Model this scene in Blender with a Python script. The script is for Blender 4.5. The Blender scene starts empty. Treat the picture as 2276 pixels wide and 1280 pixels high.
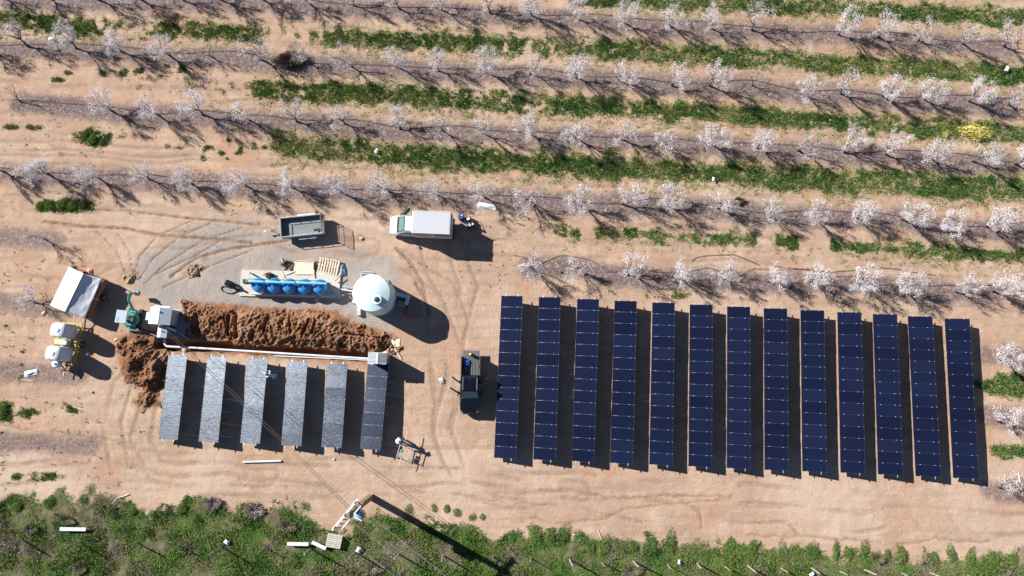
import bpy, math, random
import numpy as np
from mathutils import Vector, Matrix, Euler

# ------------------------------------------------------------------ camera, sky, sun, exposure
R = math.radians
scene = bpy.context.scene
PITCH, CAMH, FPX = R(8.0), 62.6, 1518.0
SUN_EL, SUN_AZ = R(32.0), R(28.0)          # azimuth: shadows fall right and 28 degrees down the picture
cam_d = bpy.data.cameras.new('camera'); cam_d.sensor_width = 36.0; cam_d.lens = FPX/2276*36
cam_d.clip_end = 3000
cam = bpy.data.objects.new('camera', cam_d); scene.collection.objects.link(cam)
cam.location = (0, 0, CAMH); cam.rotation_euler = (PITCH, 0, 0)
scene.camera = cam
world = bpy.data.worlds.new('World'); scene.world = world; world.use_nodes = True
nt = world.node_tree; bg = nt.nodes['Background']
sky = nt.nodes.new('ShaderNodeTexSky'); sky.sky_type = 'NISHITA'; sky.sun_disc = False
S = Vector((-math.cos(SUN_EL)*math.cos(SUN_AZ), math.cos(SUN_EL)*math.sin(SUN_AZ), math.sin(SUN_EL)))
sky.air_density = .6; sky.dust_density = .2; sky.ozone_density = 2.0; sky.altitude = 400
sky.sun_elevation = SUN_EL; sky.sun_rotation = math.atan2(S.x, S.y)
nt.links.new(sky.outputs[0], bg.inputs[0]); bg.inputs[1].default_value = 0.05
sd = bpy.data.lights.new('sun', 'SUN'); sd.energy = 5.0; sd.angle = R(0.53); sd.color = (1.0, 0.955, 0.89)
sun = bpy.data.objects.new('sun', sd); scene.collection.objects.link(sun)
sun.rotation_euler = (-S).to_track_quat('-Z', 'Y').to_euler(); sun.location = (0, 0, 80)
vs = scene.view_settings
vs.view_transform = 'Standard'; vs.look = 'None'; vs.gamma = 1; vs.use_curve_mapping = False
vs.exposure = 1.02

rng = np.random.default_rng(7); random.seed(7)
COL = scene.collection

def P(px, py, z=0.0):
    """ground point seen at a photo pixel (2276x1280), at height z"""
    d = np.array([(px-1138)/FPX, -(py-640)/FPX, -1.0])
    c, s = math.cos(PITCH), math.sin(PITCH)
    w = (d[0], c*d[1]-s*d[2], s*d[1]+c*d[2])
    t = (z-CAMH)/w[2]
    return Vector((w[0]*t, w[1]*t, z))
def P2(pts): return np.array([P(a, b)[:2] for a, b in pts])

# ------------------------------------------------------------------ numpy noise
def _h(ix, iy, seed):
    n = (ix*374761393 + iy*668265263 + seed*1274126177) & 0xFFFFFFFF
    n = ((n ^ (n >> 13))*1274126177) & 0xFFFFFFFF
    return ((n ^ (n >> 16)) & 0xFFFF)/65535.0
def vnoise(x, y, seed=0):
    ix = np.floor(x).astype(np.int64); iy = np.floor(y).astype(np.int64)
    fx = x-ix; fy = y-iy; fx = fx*fx*(3-2*fx); fy = fy*fy*(3-2*fy)
    a = _h(ix, iy, seed); b = _h(ix+1, iy, seed); c = _h(ix, iy+1, seed); d = _h(ix+1, iy+1, seed)
    return (a*(1-fx)+b*fx)*(1-fy)+(c*(1-fx)+d*fx)*fy
def fbm(x, y, scale, seed=0, o=4):
    t = 0; a = .5; f = 1/scale
    for k in range(o):
        t = t+a*vnoise(x*f+17.3*k, y*f-9.1*k, seed+k*31); a *= .5; f *= 2.03
    return t/(1-.5**o)
def sstep(a, b, x):
    t = np.clip((x-a)/(b-a), 0, 1); return t*t*(3-2*t)
def seg_dist(x, y, pts):
    """distance to a polyline"""
    best = np.full(x.shape, 1e9)
    for (ax, ay), (bx, by) in zip(pts[:-1], pts[1:]):
        dx, dy = bx-ax, by-ay
        t = np.clip(((x-ax)*dx+(y-ay)*dy)/(dx*dx+dy*dy+1e-9), 0, 1)
        best = np.minimum(best, np.hypot(x-ax-t*dx, y-ay-t*dy))
    return best
def poly_sd(x, y, pts):
    """signed distance to polygon, positive inside"""
    d = seg_dist(x, y, np.vstack([pts, pts[:1]])); ins = np.zeros(x.shape, bool)
    n = len(pts)
    for i in range(n):
        ax, ay = pts[i]; bx, by = pts[(i+1) % n]
        c = ((ay > y) != (by > y)) & (x < (bx-ax)*(y-ay)/((by-ay) if by != ay else 1e-9)+ax)
        ins ^= c
    return np.where(ins, d, -d)

# ------------------------------------------------------------------ materials
MATS = {}
def nodes_of(m):
    m.use_nodes = True; return m.node_tree, m.node_tree.nodes['Principled BSDF']
def mat(name, col, rough=.7, metal=0., var=.12, scale=6., bump=0., bscale=30., coat=0., obj_var=0., spec=.5):
    if name in MATS: return MATS[name]
    m = bpy.data.materials.new(name); t, b = nodes_of(m); N = t.nodes.new; L = t.links.new
    b.inputs['Roughness'].default_value = rough; b.inputs['Metallic'].default_value = metal
    b.inputs['Coat Weight'].default_value = coat; b.inputs['Specular IOR Level'].default_value = spec
    tc = N('ShaderNodeTexCoord'); no = N('ShaderNodeTexNoise')
    no.inputs['Scale'].default_value = scale; no.inputs['Detail'].default_value = 5
    L(tc.outputs['Object'], no.inputs['Vector'])
    rp = N('ShaderNodeMapRange'); rp.inputs['To Min'].default_value = 1-var*1.6; rp.inputs['To Max'].default_value = 1+var*1.6
    L(no.outputs['Fac'], rp.inputs['Value'])
    mx = N('ShaderNodeMix'); mx.data_type = 'RGBA'; mx.blend_type = 'MULTIPLY'; mx.inputs['Factor'].default_value = 1
    mx.inputs['A'].default_value = (*col, 1); L(rp.outputs[0], mx.inputs['B'])
    out = mx.outputs['Result']
    if obj_var:
        oi = N('ShaderNodeObjectInfo'); r2 = N('ShaderNodeMapRange')
        r2.inputs['To Min'].default_value = 1-obj_var; r2.inputs['To Max'].default_value = 1+obj_var
        L(oi.outputs['Random'], r2.inputs['Value'])
        m2 = N('ShaderNodeMix'); m2.data_type = 'RGBA'; m2.blend_type = 'MULTIPLY'; m2.inputs['Factor'].default_value = 1
        L(out, m2.inputs['A']); L(r2.outputs[0], m2.inputs['B']); out = m2.outputs['Result']
    L(out, b.inputs['Base Color'])
    if bump:
        n2 = N('ShaderNodeTexNoise'); n2.inputs['Scale'].default_value = bscale; n2.inputs['Detail'].default_value = 4
        L(tc.outputs['Object'], n2.inputs['Vector'])
        bp = N('ShaderNodeBump'); bp.inputs['Strength'].default_value = bump; bp.inputs['Distance'].default_value = .03
        L(n2.outputs['Fac'], bp.inputs['Height']); L(bp.outputs[0], b.inputs['Normal'])
    MATS[name] = m; return m
def ramp_mat(name, stops, rough=.8, trans=0.):
    """colour from the vertex attribute 'tone' through a ramp (plants)"""
    m = bpy.data.materials.new(name); t, b = nodes_of(m); N = t.nodes.new; L = t.links.new
    a = N('ShaderNodeAttribute'); a.attribute_name = 'tone'
    cr = N('ShaderNodeValToRGB'); e = cr.color_ramp.elements
    e[0].position = stops[0][0]; e[0].color = (*stops[0][1], 1); e[1].position = stops[-1][0]; e[1].color = (*stops[-1][1], 1)
    for p, c in stops[1:-1]:
        k = e.new(p); k.color = (*c, 1)
    L(a.outputs['Fac'], cr.inputs[0]); L(cr.outputs[0], b.inputs['Base Color'])
    b.inputs['Roughness'].default_value = rough; b.inputs['Specular IOR Level'].default_value = .25
    if trans:
        tr = N('ShaderNodeBsdfTranslucent'); ms = N('ShaderNodeMixShader'); ms.inputs[0].default_value = trans
        L(cr.outputs[0], tr.inputs[0]); L(b.outputs[0], ms.inputs[1]); L(tr.outputs[0], ms.inputs[2])
        L(ms.outputs[0], t.nodes['Material Output'].inputs[0])
    MATS[name] = m; return m

# ------------------------------------------------------------------ mesh builder
class MB:
    def __init__(s): s.v = []; s.f = []; s.m = []; s.cur = 0
    def add(s, vs, fs):
        o = len(s.v); s.v += [tuple(v) for v in vs]; s.f += [tuple(i+o for i in f) for f in fs]; s.m += [s.cur]*len(fs); return s
    def mat(s, i): s.cur = i; return s
    def box(s, c, d, rz=0., ry=0., rx=0., bev=0.):
        x, y, z = d[0]/2, d[1]/2, d[2]/2
        M = Matrix.Translation(c) @ Euler((rx, ry, rz)).to_matrix().to_4x4()
        if bev <= 0:
            vs = [M @ Vector((a*x, b*y, e*z)) for e in (-1, 1) for a, b in ((-1, -1), (1, -1), (1, 1), (-1, 1))]
            return s.add(vs, [(3, 2, 1, 0), (4, 5, 6, 7), (0, 1, 5, 4), (1, 2, 6, 5), (2, 3, 7, 6), (3, 0, 4, 7)])
        k = min(bev, x*.9, y*.9, z*.9); loops = []
        def loop(zz, ins):
            X, Y = x-ins, y-ins; r = max(k-ins*0.6, 1e-3); o = []
            for cx, cy, a0 in ((X-r, -Y+r, -90), (X-r, Y-r, 0), (-X+r, Y-r, 90), (-X+r, -Y+r, 180)):
                for q in range(3):
                    a = R(a0+45*q); o.append(M @ Vector((cx+r*math.cos(a), cy+r*math.sin(a), zz)))
            return o
        return s.loft([loop(-z, k*.6), loop(-z+k*.6, 0), loop(z-k*.6, 0), loop(z, k*.6)])
    def loft(s, loops, cap=True):
        n = len(loops[0]); o = len(s.v); fs = []
        for l in loops: s.v += [tuple(p) for p in l]
        for k in range(len(loops)-1):
            for i in range(n):
                j = (i+1) % n; fs.append((o+k*n+i, o+k*n+j, o+(k+1)*n+j, o+(k+1)*n+i))
        if cap: fs += [tuple(o+i for i in reversed(range(n))), tuple(o+(len(loops)-1)*n+i for i in range(n))]
        s.f += fs; s.m += [s.cur]*len(fs); return s
    def tube(s, p0, p1, r0, r1=None, n=8, cap=True):
        p0 = Vector(p0); p1 = Vector(p1); r1 = r0 if r1 is None else r1
        d = (p1-p0).normalized(); u = d.orthogonal().normalized(); w = d.cross(u)
        ring = lambda p, r: [p+r*(math.cos(2*math.pi*i/n)*u+math.sin(2*math.pi*i/n)*w) for i in range(n)]
        return s.loft([ring(p0, r0), ring(p1, r1)], cap)
    def path(s, pts, r, n=6):
        pts = [Vector(p) for p in pts]; loops = []; u = None
        for i, p in enumerate(pts):
            d = (pts[min(i+1, len(pts)-1)]-pts[max(i-1, 0)]).normalized()
            u = d.orthogonal().normalized() if u is None else (u-d*u.dot(d)).normalized()
            w = d.cross(u); loops.append([p+r*(math.cos(2*math.pi*k/n)*u+math.sin(2*math.pi*k/n)*w) for k in range(n)])
        return s.loft(loops)
    def lathe(s, prof, c=(0, 0, 0), n=24):
        c = Vector(c)
        return s.loft([[c+Vector((r*math.cos(2*math.pi*i/n), r*math.sin(2*math.pi*i/n), z)) for i in range(n)] for r, z in prof])
    def prism(s, poly, y0, y1, axis='y'):
        """poly: (a,b) points; extruded along axis"""
        f = {'y': lambda a, b, t: (a, t, b), 'x': lambda a, b, t: (t, a, b), 'z': lambda a, b, t: (a, b, t)}[axis]
        return s.loft([[f(a, b, y0) for a, b in poly], [f(a, b, y1) for a, b in poly]])
    def quad(s, a, b, c, d): return s.add([a, b, c, d], [(0, 1, 2, 3)])
    def mesh(s, name, mats, smooth=False):
        me = bpy.data.meshes.new(name); me.from_pydata(s.v, [], s.f)
        for m in (mats if isinstance(mats, (list, tuple)) else [mats]): me.materials.append(m)
        me.polygons.foreach_set('material_index', s.m)
        if smooth:
            me.polygons.foreach_set('use_smooth', [True]*len(s.f))
            try: me.set_sharp_from_angle(angle=R(38))
            except Exception: pass
        import bmesh
        bm = bmesh.new(); bm.from_mesh(me); bmesh.ops.recalc_face_normals(bm, faces=bm.faces); bm.to_mesh(me); bm.free()
        return me
    def build(s, name, mats, parent=None, smooth=False):
        return link(name, s.mesh(name, mats, smooth), parent)
def link(name, data, parent=None):
    o = bpy.data.objects.new(name, data); COL.objects.link(o)
    if parent is not None: o.parent = parent
    return o
def tag(o, label=None, cat=None, group=None, kind=None):
    if label: o['label'] = label
    if cat: o['category'] = cat
    if group: o['group'] = group
    if kind: o['kind'] = kind
    return o
def thing(name, loc, rz, label, cat, group=None):
    o = link(name, None); o.location = loc; o.rotation_euler = (0, 0, rz); o.empty_display_size = .3
    return tag(o, label, cat, group)
def np_mesh(name, verts, faces, material, tone=None, smooth=False):
    """verts (n,3), faces (m,k) all same size"""
    me = bpy.data.meshes.new(name); nv, (nf, k) = len(verts), faces.shape
    me.vertices.add(nv); me.vertices.foreach_set('co', verts.astype(np.float32).ravel())
    me.loops.add(nf*k); me.loops.foreach_set('vertex_index', faces.astype(np.int32).ravel())
    me.polygons.add(nf); me.polygons.foreach_set('loop_start', np.arange(nf, dtype=np.int32)*k)
    if smooth: me.polygons.foreach_set('use_smooth', np.ones(nf, bool))
    if tone is not None:
        a = me.attributes.new('tone', 'FLOAT', 'POINT'); a.data.foreach_set('value', tone.astype(np.float32))
    me.update(calc_edges=True); me.validate()
    me.materials.append(material); return me
ORD = ['', 'first', 'second', 'third', 'fourth', 'fifth', 'sixth', 'seventh', 'eighth', 'ninth', 'tenth', 'eleventh', 'twelfth',
       'thirteenth', 'fourteenth', 'fifteenth', 'sixteenth', 'seventeenth', 'eighteenth', 'nineteenth', 'twentieth',
       'twenty-first', 'twenty-second', 'twenty-third', 'twenty-fourth', 'twenty-fifth', 'twenty-sixth', 'twenty-seventh', 'twenty-eighth', 'twenty-ninth', 'thirtieth']
# ------------------------------------------------------------------ layout read from the place (photo pixels -> ground metres)
ROWS = [
 [(15,-2),(117,0),(219,0),(316,0),(406,0),(491,0),(588,3),(690,9),(786,14),(887,20),(983,23),(1089,30),(1181,33),(1280,41),(1387,50),(1487,58),(1581,64),(1669,67),(1746,71),(1860,77),(1950,83),(2039,89),(2137,96),(2229,101)],
 [(-22,112),(62,103),(169,108),(269,114),(378,123),(469,125),(578,133),(688,142),(775,144),(881,148),(973,158),(1077,159),(1177,164),(1281,172),(1373,175),(1492,189),(1575,189),(1671,189),(1779,208),(1868,208),(1960,214),(2050,219),(2149,223),(2241,233)],
 [(44,225),(250,247),(352,255),(450,256),(552,266),(659,270),(766,275),(888,288),(984,291),(1069,294),(1177,297),(1278,306),(1381,309),(1475,316),(1581,323),(1683,329),(1771,333),(1873,339),(1966,343),(2064,350),(2158,358),(2253,362)],
 [(12,383),(108,387),(218,394),(332,399),(426,407),(545,413),(648,416),(755,425),(866,428),(970,432),(1075,438),(1175,441),(1286,452),(1380,452),(1476,455),(1594,461),(1700,474),(1797,480),(1897,482),(2000,485),(2090,499),(2191,504),(2278,506)],
 [(1172,589),(1286,595),(1393,612),(1500,617),(1599,615),(1705,625),(1801,625),(1902,629),(1991,635),(2118,647),(2204,647)],
]
SPARSE = {(0,18),(1,5),(1,17),(2,0)}
SOLO = [((97,531), 'nearly bare young tree at the left edge above the shelter trailer', 2, .8),
        ((77,673), 'small white blossoming tree at the left edge beside the shelter trailer', 1, .85),
        ((2217,797), 'blossoming tree just right of the solar tables, above the green patch', 0, 1.),
        ((2217,936), 'blossoming tree just right of the solar tables, between two green patches', 1, 1.),
        ((2216,1082), 'sparse blossoming tree beside the lower right corner of the last solar table', 2, .95)]
STRIPS = [  # name, polyline px, half width m, density breakpoints along x (px, value)
 ('upper', [(1200,-12),(1400,-2),(1600,8),(1900,22),(2276,40),(2500,52)], 1.05, [(1200,0),(1300,.7),(1400,1),(2276,1),(2600,1)]),
 ('first', [(-200,25),(0,38),(200,62),(400,66),(570,75),(700,80),(1000,95),(1200,104),(1400,112),(1700,132),(2000,150),(2276,168),(2500,182)], 1.08, [(-200,.8),(0,.8),(190,.75),(280,.35),(380,.75),(450,1),(560,1),(585,.35),(690,.45),(760,1),(1080,.95),(1180,.5),(1300,.7),(1450,1),(2276,1)]),
 ('second', [(260,176),(400,187),(570,196),(700,204),(900,215),(1100,224),(1300,235),(1500,247),(1800,265),(2000,278),(2276,299),(2500,315)], 1.05, [(260,.1),(380,.3),(540,.4),(580,.75),(660,.7),(720,1),(1060,.9),(1250,.75),(1450,.8),(1700,1),(1850,.8),(2276,.85)]),
 ('third', [(600,312),(640,322),(760,335),(900,346),(1100,359),(1300,372),(1500,380),(1700,393),(1900,403),(2276,421),(2500,432)], 1.25, [(590,0),(615,1),(1000,1),(1100,.75),(1200,1),(1500,.95),(1700,.85),(2276,.95)]),
 ('fourth', [(1220,514),(1265,520),(1400,523),(1680,532),(1745,540),(1850,546),(2000,553),(2276,571),(2500,585)], .55, [(1220,.2),(1250,.8),(1285,.8),(1290,.1),(1340,.9),(1372,.9),(1380,.15),(1395,1),(1480,1),(1500,.55),(1600,.6),(1610,1),(1675,1),(1685,.08),(1722,.1),(1725,1),(1770,1),(1775,.1),(1840,.15),(1850,.9),(2276,1)]),
]
PATCHES = [ # centre px, half sizes px, density
 ((205,306),(52,20),.8),((250,300),(40,10),.25),((25,282),(20,6),.7),((75,283),(26,7),.8),((140,456),(66,17),1.0),((2245,858),(75,30),1.0),((2250,1003),(62,17),1.0),
 ((8,915),(22,28),.9),((60,918),(30,12),.5),((60,1058),(75,10),.55),((170,1060),(60,12),.25),((130,912),(70,20),.12),((15,955),(30,10),.2),
 ((700,330),(60,22),.3),((480,330),(120,30),.12),((330,150),(160,22),.15),((150,160),(10,9),1.),((228,163),(8,6),1.),((1500,1000),(1,1),0),((1990,650),(70,12),.15),((1480,655),(60,9),.3),
 ((90,125),(25,12),.3),((130,178),(20,6),.8),((165,598),(7,7),1.),((1900,690),(60,8),.2),((420,470),(200,40),.02),((40,750),(60,100),.07),((100,820),(40,40),.05),
 ((1170,330),(700,14),.06)]
WEED_EDGE = [(-300,1112),(0,1105),(60,1098),(150,1100),(250,1102),(275,1120),(300,1138),(330,1150),(350,1135),(400,1122),(450,1122),(520,1132),(600,1125),(650,1128),(690,1150),(718,1178),(760,1180),(800,1158),(850,1148),(905,1168),(960,1175),(1040,1180),(1100,1196),(1140,1180),(1230,1190),(1340,1200),(1420,1215),(1560,1216),(1700,1228),(1860,1236),(2000,1240),(2276,1246),(2600,1256)]
GRAVEL = P2([(330,560),(400,505),(470,490),(560,505),(620,540),(700,545),(780,545),(860,585),(900,640),(898,690),(860,728),(780,715),(640,695),(420,692),(350,676),(318,640),(300,600)])
TRENCH = P2([(352,770),(420,769),(500,772),(600,778),(700,784),(812,791)])
HEAP = P2([(404,696),(428,676),(470,678),(540,686),(620,690),(700,688),(752,700),(800,722),(872,752),(890,772),(860,784),(700,773),(560,763),(440,754),(412,744),(402,722)])
MUD = P2([(262,748),(300,742),(340,752),(378,792),(372,840),(350,868),(352,902),(318,910),(300,890),(318,868),(282,850),(268,812)])
TRACKS = [(P2([(98,493),(180,503),(280,508),(360,524),(460,530),(560,540)]), .17), (P2([(200,465),(290,470),(420,485),(500,492),(570,500)]), .11),
          (P2([(640,535),(560,546),(500,556),(440,572),(400,600),(380,615)]), .16), (P2([(470,495),(400,525),(340,575),(308,622)]), .055), (P2([(540,505),(450,535),(370,585),(318,632)]), .055),
          (P2([(215,515),(258,555),(276,600),(282,618)]), .04), (P2([(262,520),(288,560),(296,612)]), .04), (P2([(430,488),(350,525),(310,570),(298,612)]), .045), (P2([(500,530),(430,570),(345,610)]), .07), (P2([(560,556),(470,590),(360,640)]), .06), (P2([(880,552),(915,585),(940,630),(950,690)]), .18), (P2([(925,630),(945,660),(955,700)]), .16)]
CRACKS = [P2([(880,1090),(960,1095),(1040,1104),(1080,1112),(1150,1118),(1240,1125)]), P2([(1200,1088),(1330,1104),(1400,1108),(1480,1100),(1600,1103),(1670,1105),(1720,1135),(1775,1188)]),
          P2([(1500,1103),(1550,1135),(1562,1170)]), P2([(1620,1190),(1700,1192),(1800,1195),(1900,1202),(2020,1212),(2080,1196),(2180,1205),(2276,1203)]), P2([(540,1122),(620,1113),(700,1100),(760,1095)]),
          P2([(1660,1106),(1400,1130),(1350,1150),(1250,1165),(1180,1150)]), P2([(0,943),(60,955),(150,965),(220,975),(290,985)])]
row_w = [P2(r) for r in ROWS]

def bp(x, pts):
    pts = np.array(pts, float); return np.interp(x, pts[:, 0], pts[:, 1])
def px_of(x, y):
    """approximate photo pixel x of a ground point (for density tables)"""
    c, s = math.cos(PITCH), math.sin(PITCH)
    cx, cy, cz = x, c*y+s*(-CAMH), -s*y+c*(-CAMH)
    return 1138+FPX*cx/(-cz), 640-FPX*cy/(-cz)

def grass_density(x, y):
    px, py = px_of(x, y); d = np.zeros(x.shape)
    edge = fbm(x, y, .9, 5, 5)*1.5-.75; cl = fbm(x, y, .75, 11, 5)*1.35-.17
    for name, pl, hw, dens in STRIPS:
        pw = P2(pl); dist = seg_dist(x, y, pw)
        core = sstep(hw*1.25, hw*.5, dist+edge*1.1)*(.78+.22*sstep(.36, .55, fbm(x, y, 2.6, 15, 3)))
        fringe = .42*sstep(hw*2.3, hw*.6, np.minimum(dist, seg_dist(x, y, pw+np.array([0, -.75])))+edge*1.4)*sstep(.42, .62, fbm(x, y, .45, 13, 3))
        dv = bp(px, dens); thin = sstep(1-dv-.12, 1-dv+.12, cl*1.25-.1)
        d = np.maximum(d, np.maximum(core, fringe*.7)*thin*np.clip(dv*1.4, 0, 1))
    for (cx, cy), (hx, hy), dv in PATCHES:
        r = np.hypot((px-cx)/hx, (py-cy)/hy)+edge*.7
        core = sstep(1.1, .6, r); thin = sstep(1-dv-.12, 1-dv+.12, cl*1.25-.1) if dv >= .2 else (vnoise(x*1.7, y*1.7, 77) > 1-dv*1.6)*1.0
        d = np.maximum(d, core*thin)
    return d
def weed_mask(x, y):
    px, py = px_of(x, y); yb = bp(px, WEED_EDGE)
    return sstep(-16, 16, py-yb+(fbm(x, y, 1.3, 3, 5)-.5)*80)
def litter_mask(x, y):
    m = np.zeros(x.shape)
    for r in row_w:
        m = np.maximum(m, sstep(1.5, .5, seg_dist(x, y-.0, r+np.array([.1, -.15]))+(fbm(x, y, .8, 21)-.5)*.9))
    for pts in (P2([(0,525),(120,532)]), P2([(0,668),(150,690)]), P2([(2195,790),(2400,800)]), P2([(2195,925),(2400,935)]), P2([(2200,1090),(2400,1100)]), P2([(0,985),(200,990)]), P2([(0,822),(170,840)])):
        m = np.maximum(m, .8*sstep(1.3, .4, seg_dist(x, y, pts)+(fbm(x, y, .8, 23)-.5)*.9))
    return m
def soil_mask(x, y):
    m = sstep(-.55, .15, poly_sd(x, y, HEAP)+(fbm(x, y, .7, 31)-.5)*.9)
    m = np.maximum(m, sstep(-.5, .3, poly_sd(x, y, MUD)+(fbm(x, y, .6, 33)-.5)*1.0))
    m = np.maximum(m, sstep(1.0, .3, seg_dist(x, y, TRENCH)+(fbm(x, y, .5, 35)-.5)*.8))
    for pts, w in TRACKS:
        m = np.maximum(m, .35*sstep(w*1.5, w*.5, seg_dist(x, y, pts)+(fbm(x, y, .5, 37)-.5)*w*1.4))
    for c, r in (((424,598),1.2),((288,614),1.1),((800,528),.7),((455,568),.45)):
        p = P(*c); m = np.maximum(m, .5*sstep(r, r*.3, np.hypot(x-p.x, (y-p.y)*1.3)+(fbm(x, y, .6, 39)-.5)*1.2))
    return m
def trench_depth(x, y):
    d = seg_dist(x, y, TRENCH)+(fbm(x, y, .6, 41)-.5)*.22
    t = 1.35*sstep(.5, .3, d)
    p = P(372, 764); t = np.maximum(t, .8*sstep(.85, .6, np.maximum(abs(x-p.x)*.72, abs(y-p.y)*1.25)))
    return t

# ------------------------------------------------------------------ ground sheet
def axis(a, b, step, far):
    inner = np.arange(a, b+1e-6, step); o = []; d = step; p = b
    while p < far: d *= 1.35; p += d; o.append(p)
    q = []; d = step; p = a
    while p > -far: d *= 1.35; p -= d; q.append(p)
    return np.concatenate([np.array(q[::-1]), inner, np.array(o)])
gx = axis(-53, 53, .125, 900); gy = axis(-21, 43, .125, 900)
X, Y = np.meshgrid(gx, gy); nx, ny = len(gx), len(gy)
G = grass_density(X, Y); W = weed_mask(X, Y); LIT = litter_mask(X, Y); SO = soil_mask(X, Y)
GR = sstep(-1.3, .7, poly_sd(X, Y, GRAVEL)+(fbm(X, Y, 1.6, 51, 5)-.5)*3.0)
inb = ((abs(X) < 54) & (Y > -22) & (Y < 44))
CR = np.zeros(X.shape)
wob = (fbm(X, Y, .7, 61)-.5)*.5
for c in CRACKS: CR = np.maximum(CR, sstep(.16, .02, seg_dist(X+wob, Y+wob, c))*(vnoise(X*.6, Y*.6, 63) > .3))
Z = (fbm(X, Y, 6, 71)-.5)*.10+(fbm(X, Y, .6, 73, 3)-.5)*.05
Z += SO*(fbm(X, Y, .45, 75, 3)-.45)*.22
TRK = np.zeros(X.shape)
for pts, w in TRACKS: TRK = np.maximum(TRK, sstep(w*1.2, w*.4, seg_dist(X, Y, pts)))
Z -= TRK*.07
RUT = np.zeros(X.shape)
RUTS = [[(560,1035),(1000,1062),(1600,1088),(2276,1125),(2600,1140)],[(-200,1018),(400,1026),(900,1078),(1500,1135),(2276,1165),(2600,1175)],[(905,545),(975,690),(985,900),(950,1040),(780,1085),(500,1075),(-100,1040)],[(1010,540),(1052,640),(1018,780),(975,960),(1020,1070),(1300,1095)],[(560,520),(840,560),(1000,640),(1060,780)],[(1060,545),(1500,560),(1900,585),(2400,615)],[(-100,470),(300,440),(700,455),(1100,500),(1700,545)],[(-100,560),(200,600),(330,540),(560,500),(820,555)],[(330,900),(300,980),(340,1040),(600,1060)],[(260,860),(240,950),(255,1040)]]
RUTS += [[(-200, y0-8), (700, y0+18), (1500, y0+58), (2500, y0+112)] for y0 in (18, 62, 100, 128, 205, 232, 330, 352)]
wx_ = (fbm(X, Y, 5, 161, 2)-.5)*1.4; wy_ = (fbm(X, Y, 5, 181, 2)-.5)*1.4
for k_, pl in enumerate(RUTS):
    pw = P2(pl); dl = np.abs(seg_dist(X+wx_, Y+wy_, pw)-.78)
    RUT = np.maximum(RUT, sstep(.26, .1, dl)*sstep(.3, .65, vnoise(X/3.1+k_*7.7, Y/3.1, 171)))
RUT *= (1-W)*(1-.8*G)*(1-LIT*.7); Z -= RUT*.035
Z += W*(fbm(X, Y, 1.4, 77)-.5)*.35
Z -= CR*.045
Z += LIT*.04
Z -= trench_depth(X, Y)
Z = np.where(inb, Z, np.where((abs(X) < 60) & (abs(Y) < 60), 0, Z))
idx = np.arange(nx*ny).reshape(ny, nx)
F = np.stack([idx[:-1, :-1].ravel(), idx[:-1, 1:].ravel(), idx[1:, 1:].ravel(), idx[1:, :-1].ravel()], 1)

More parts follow.
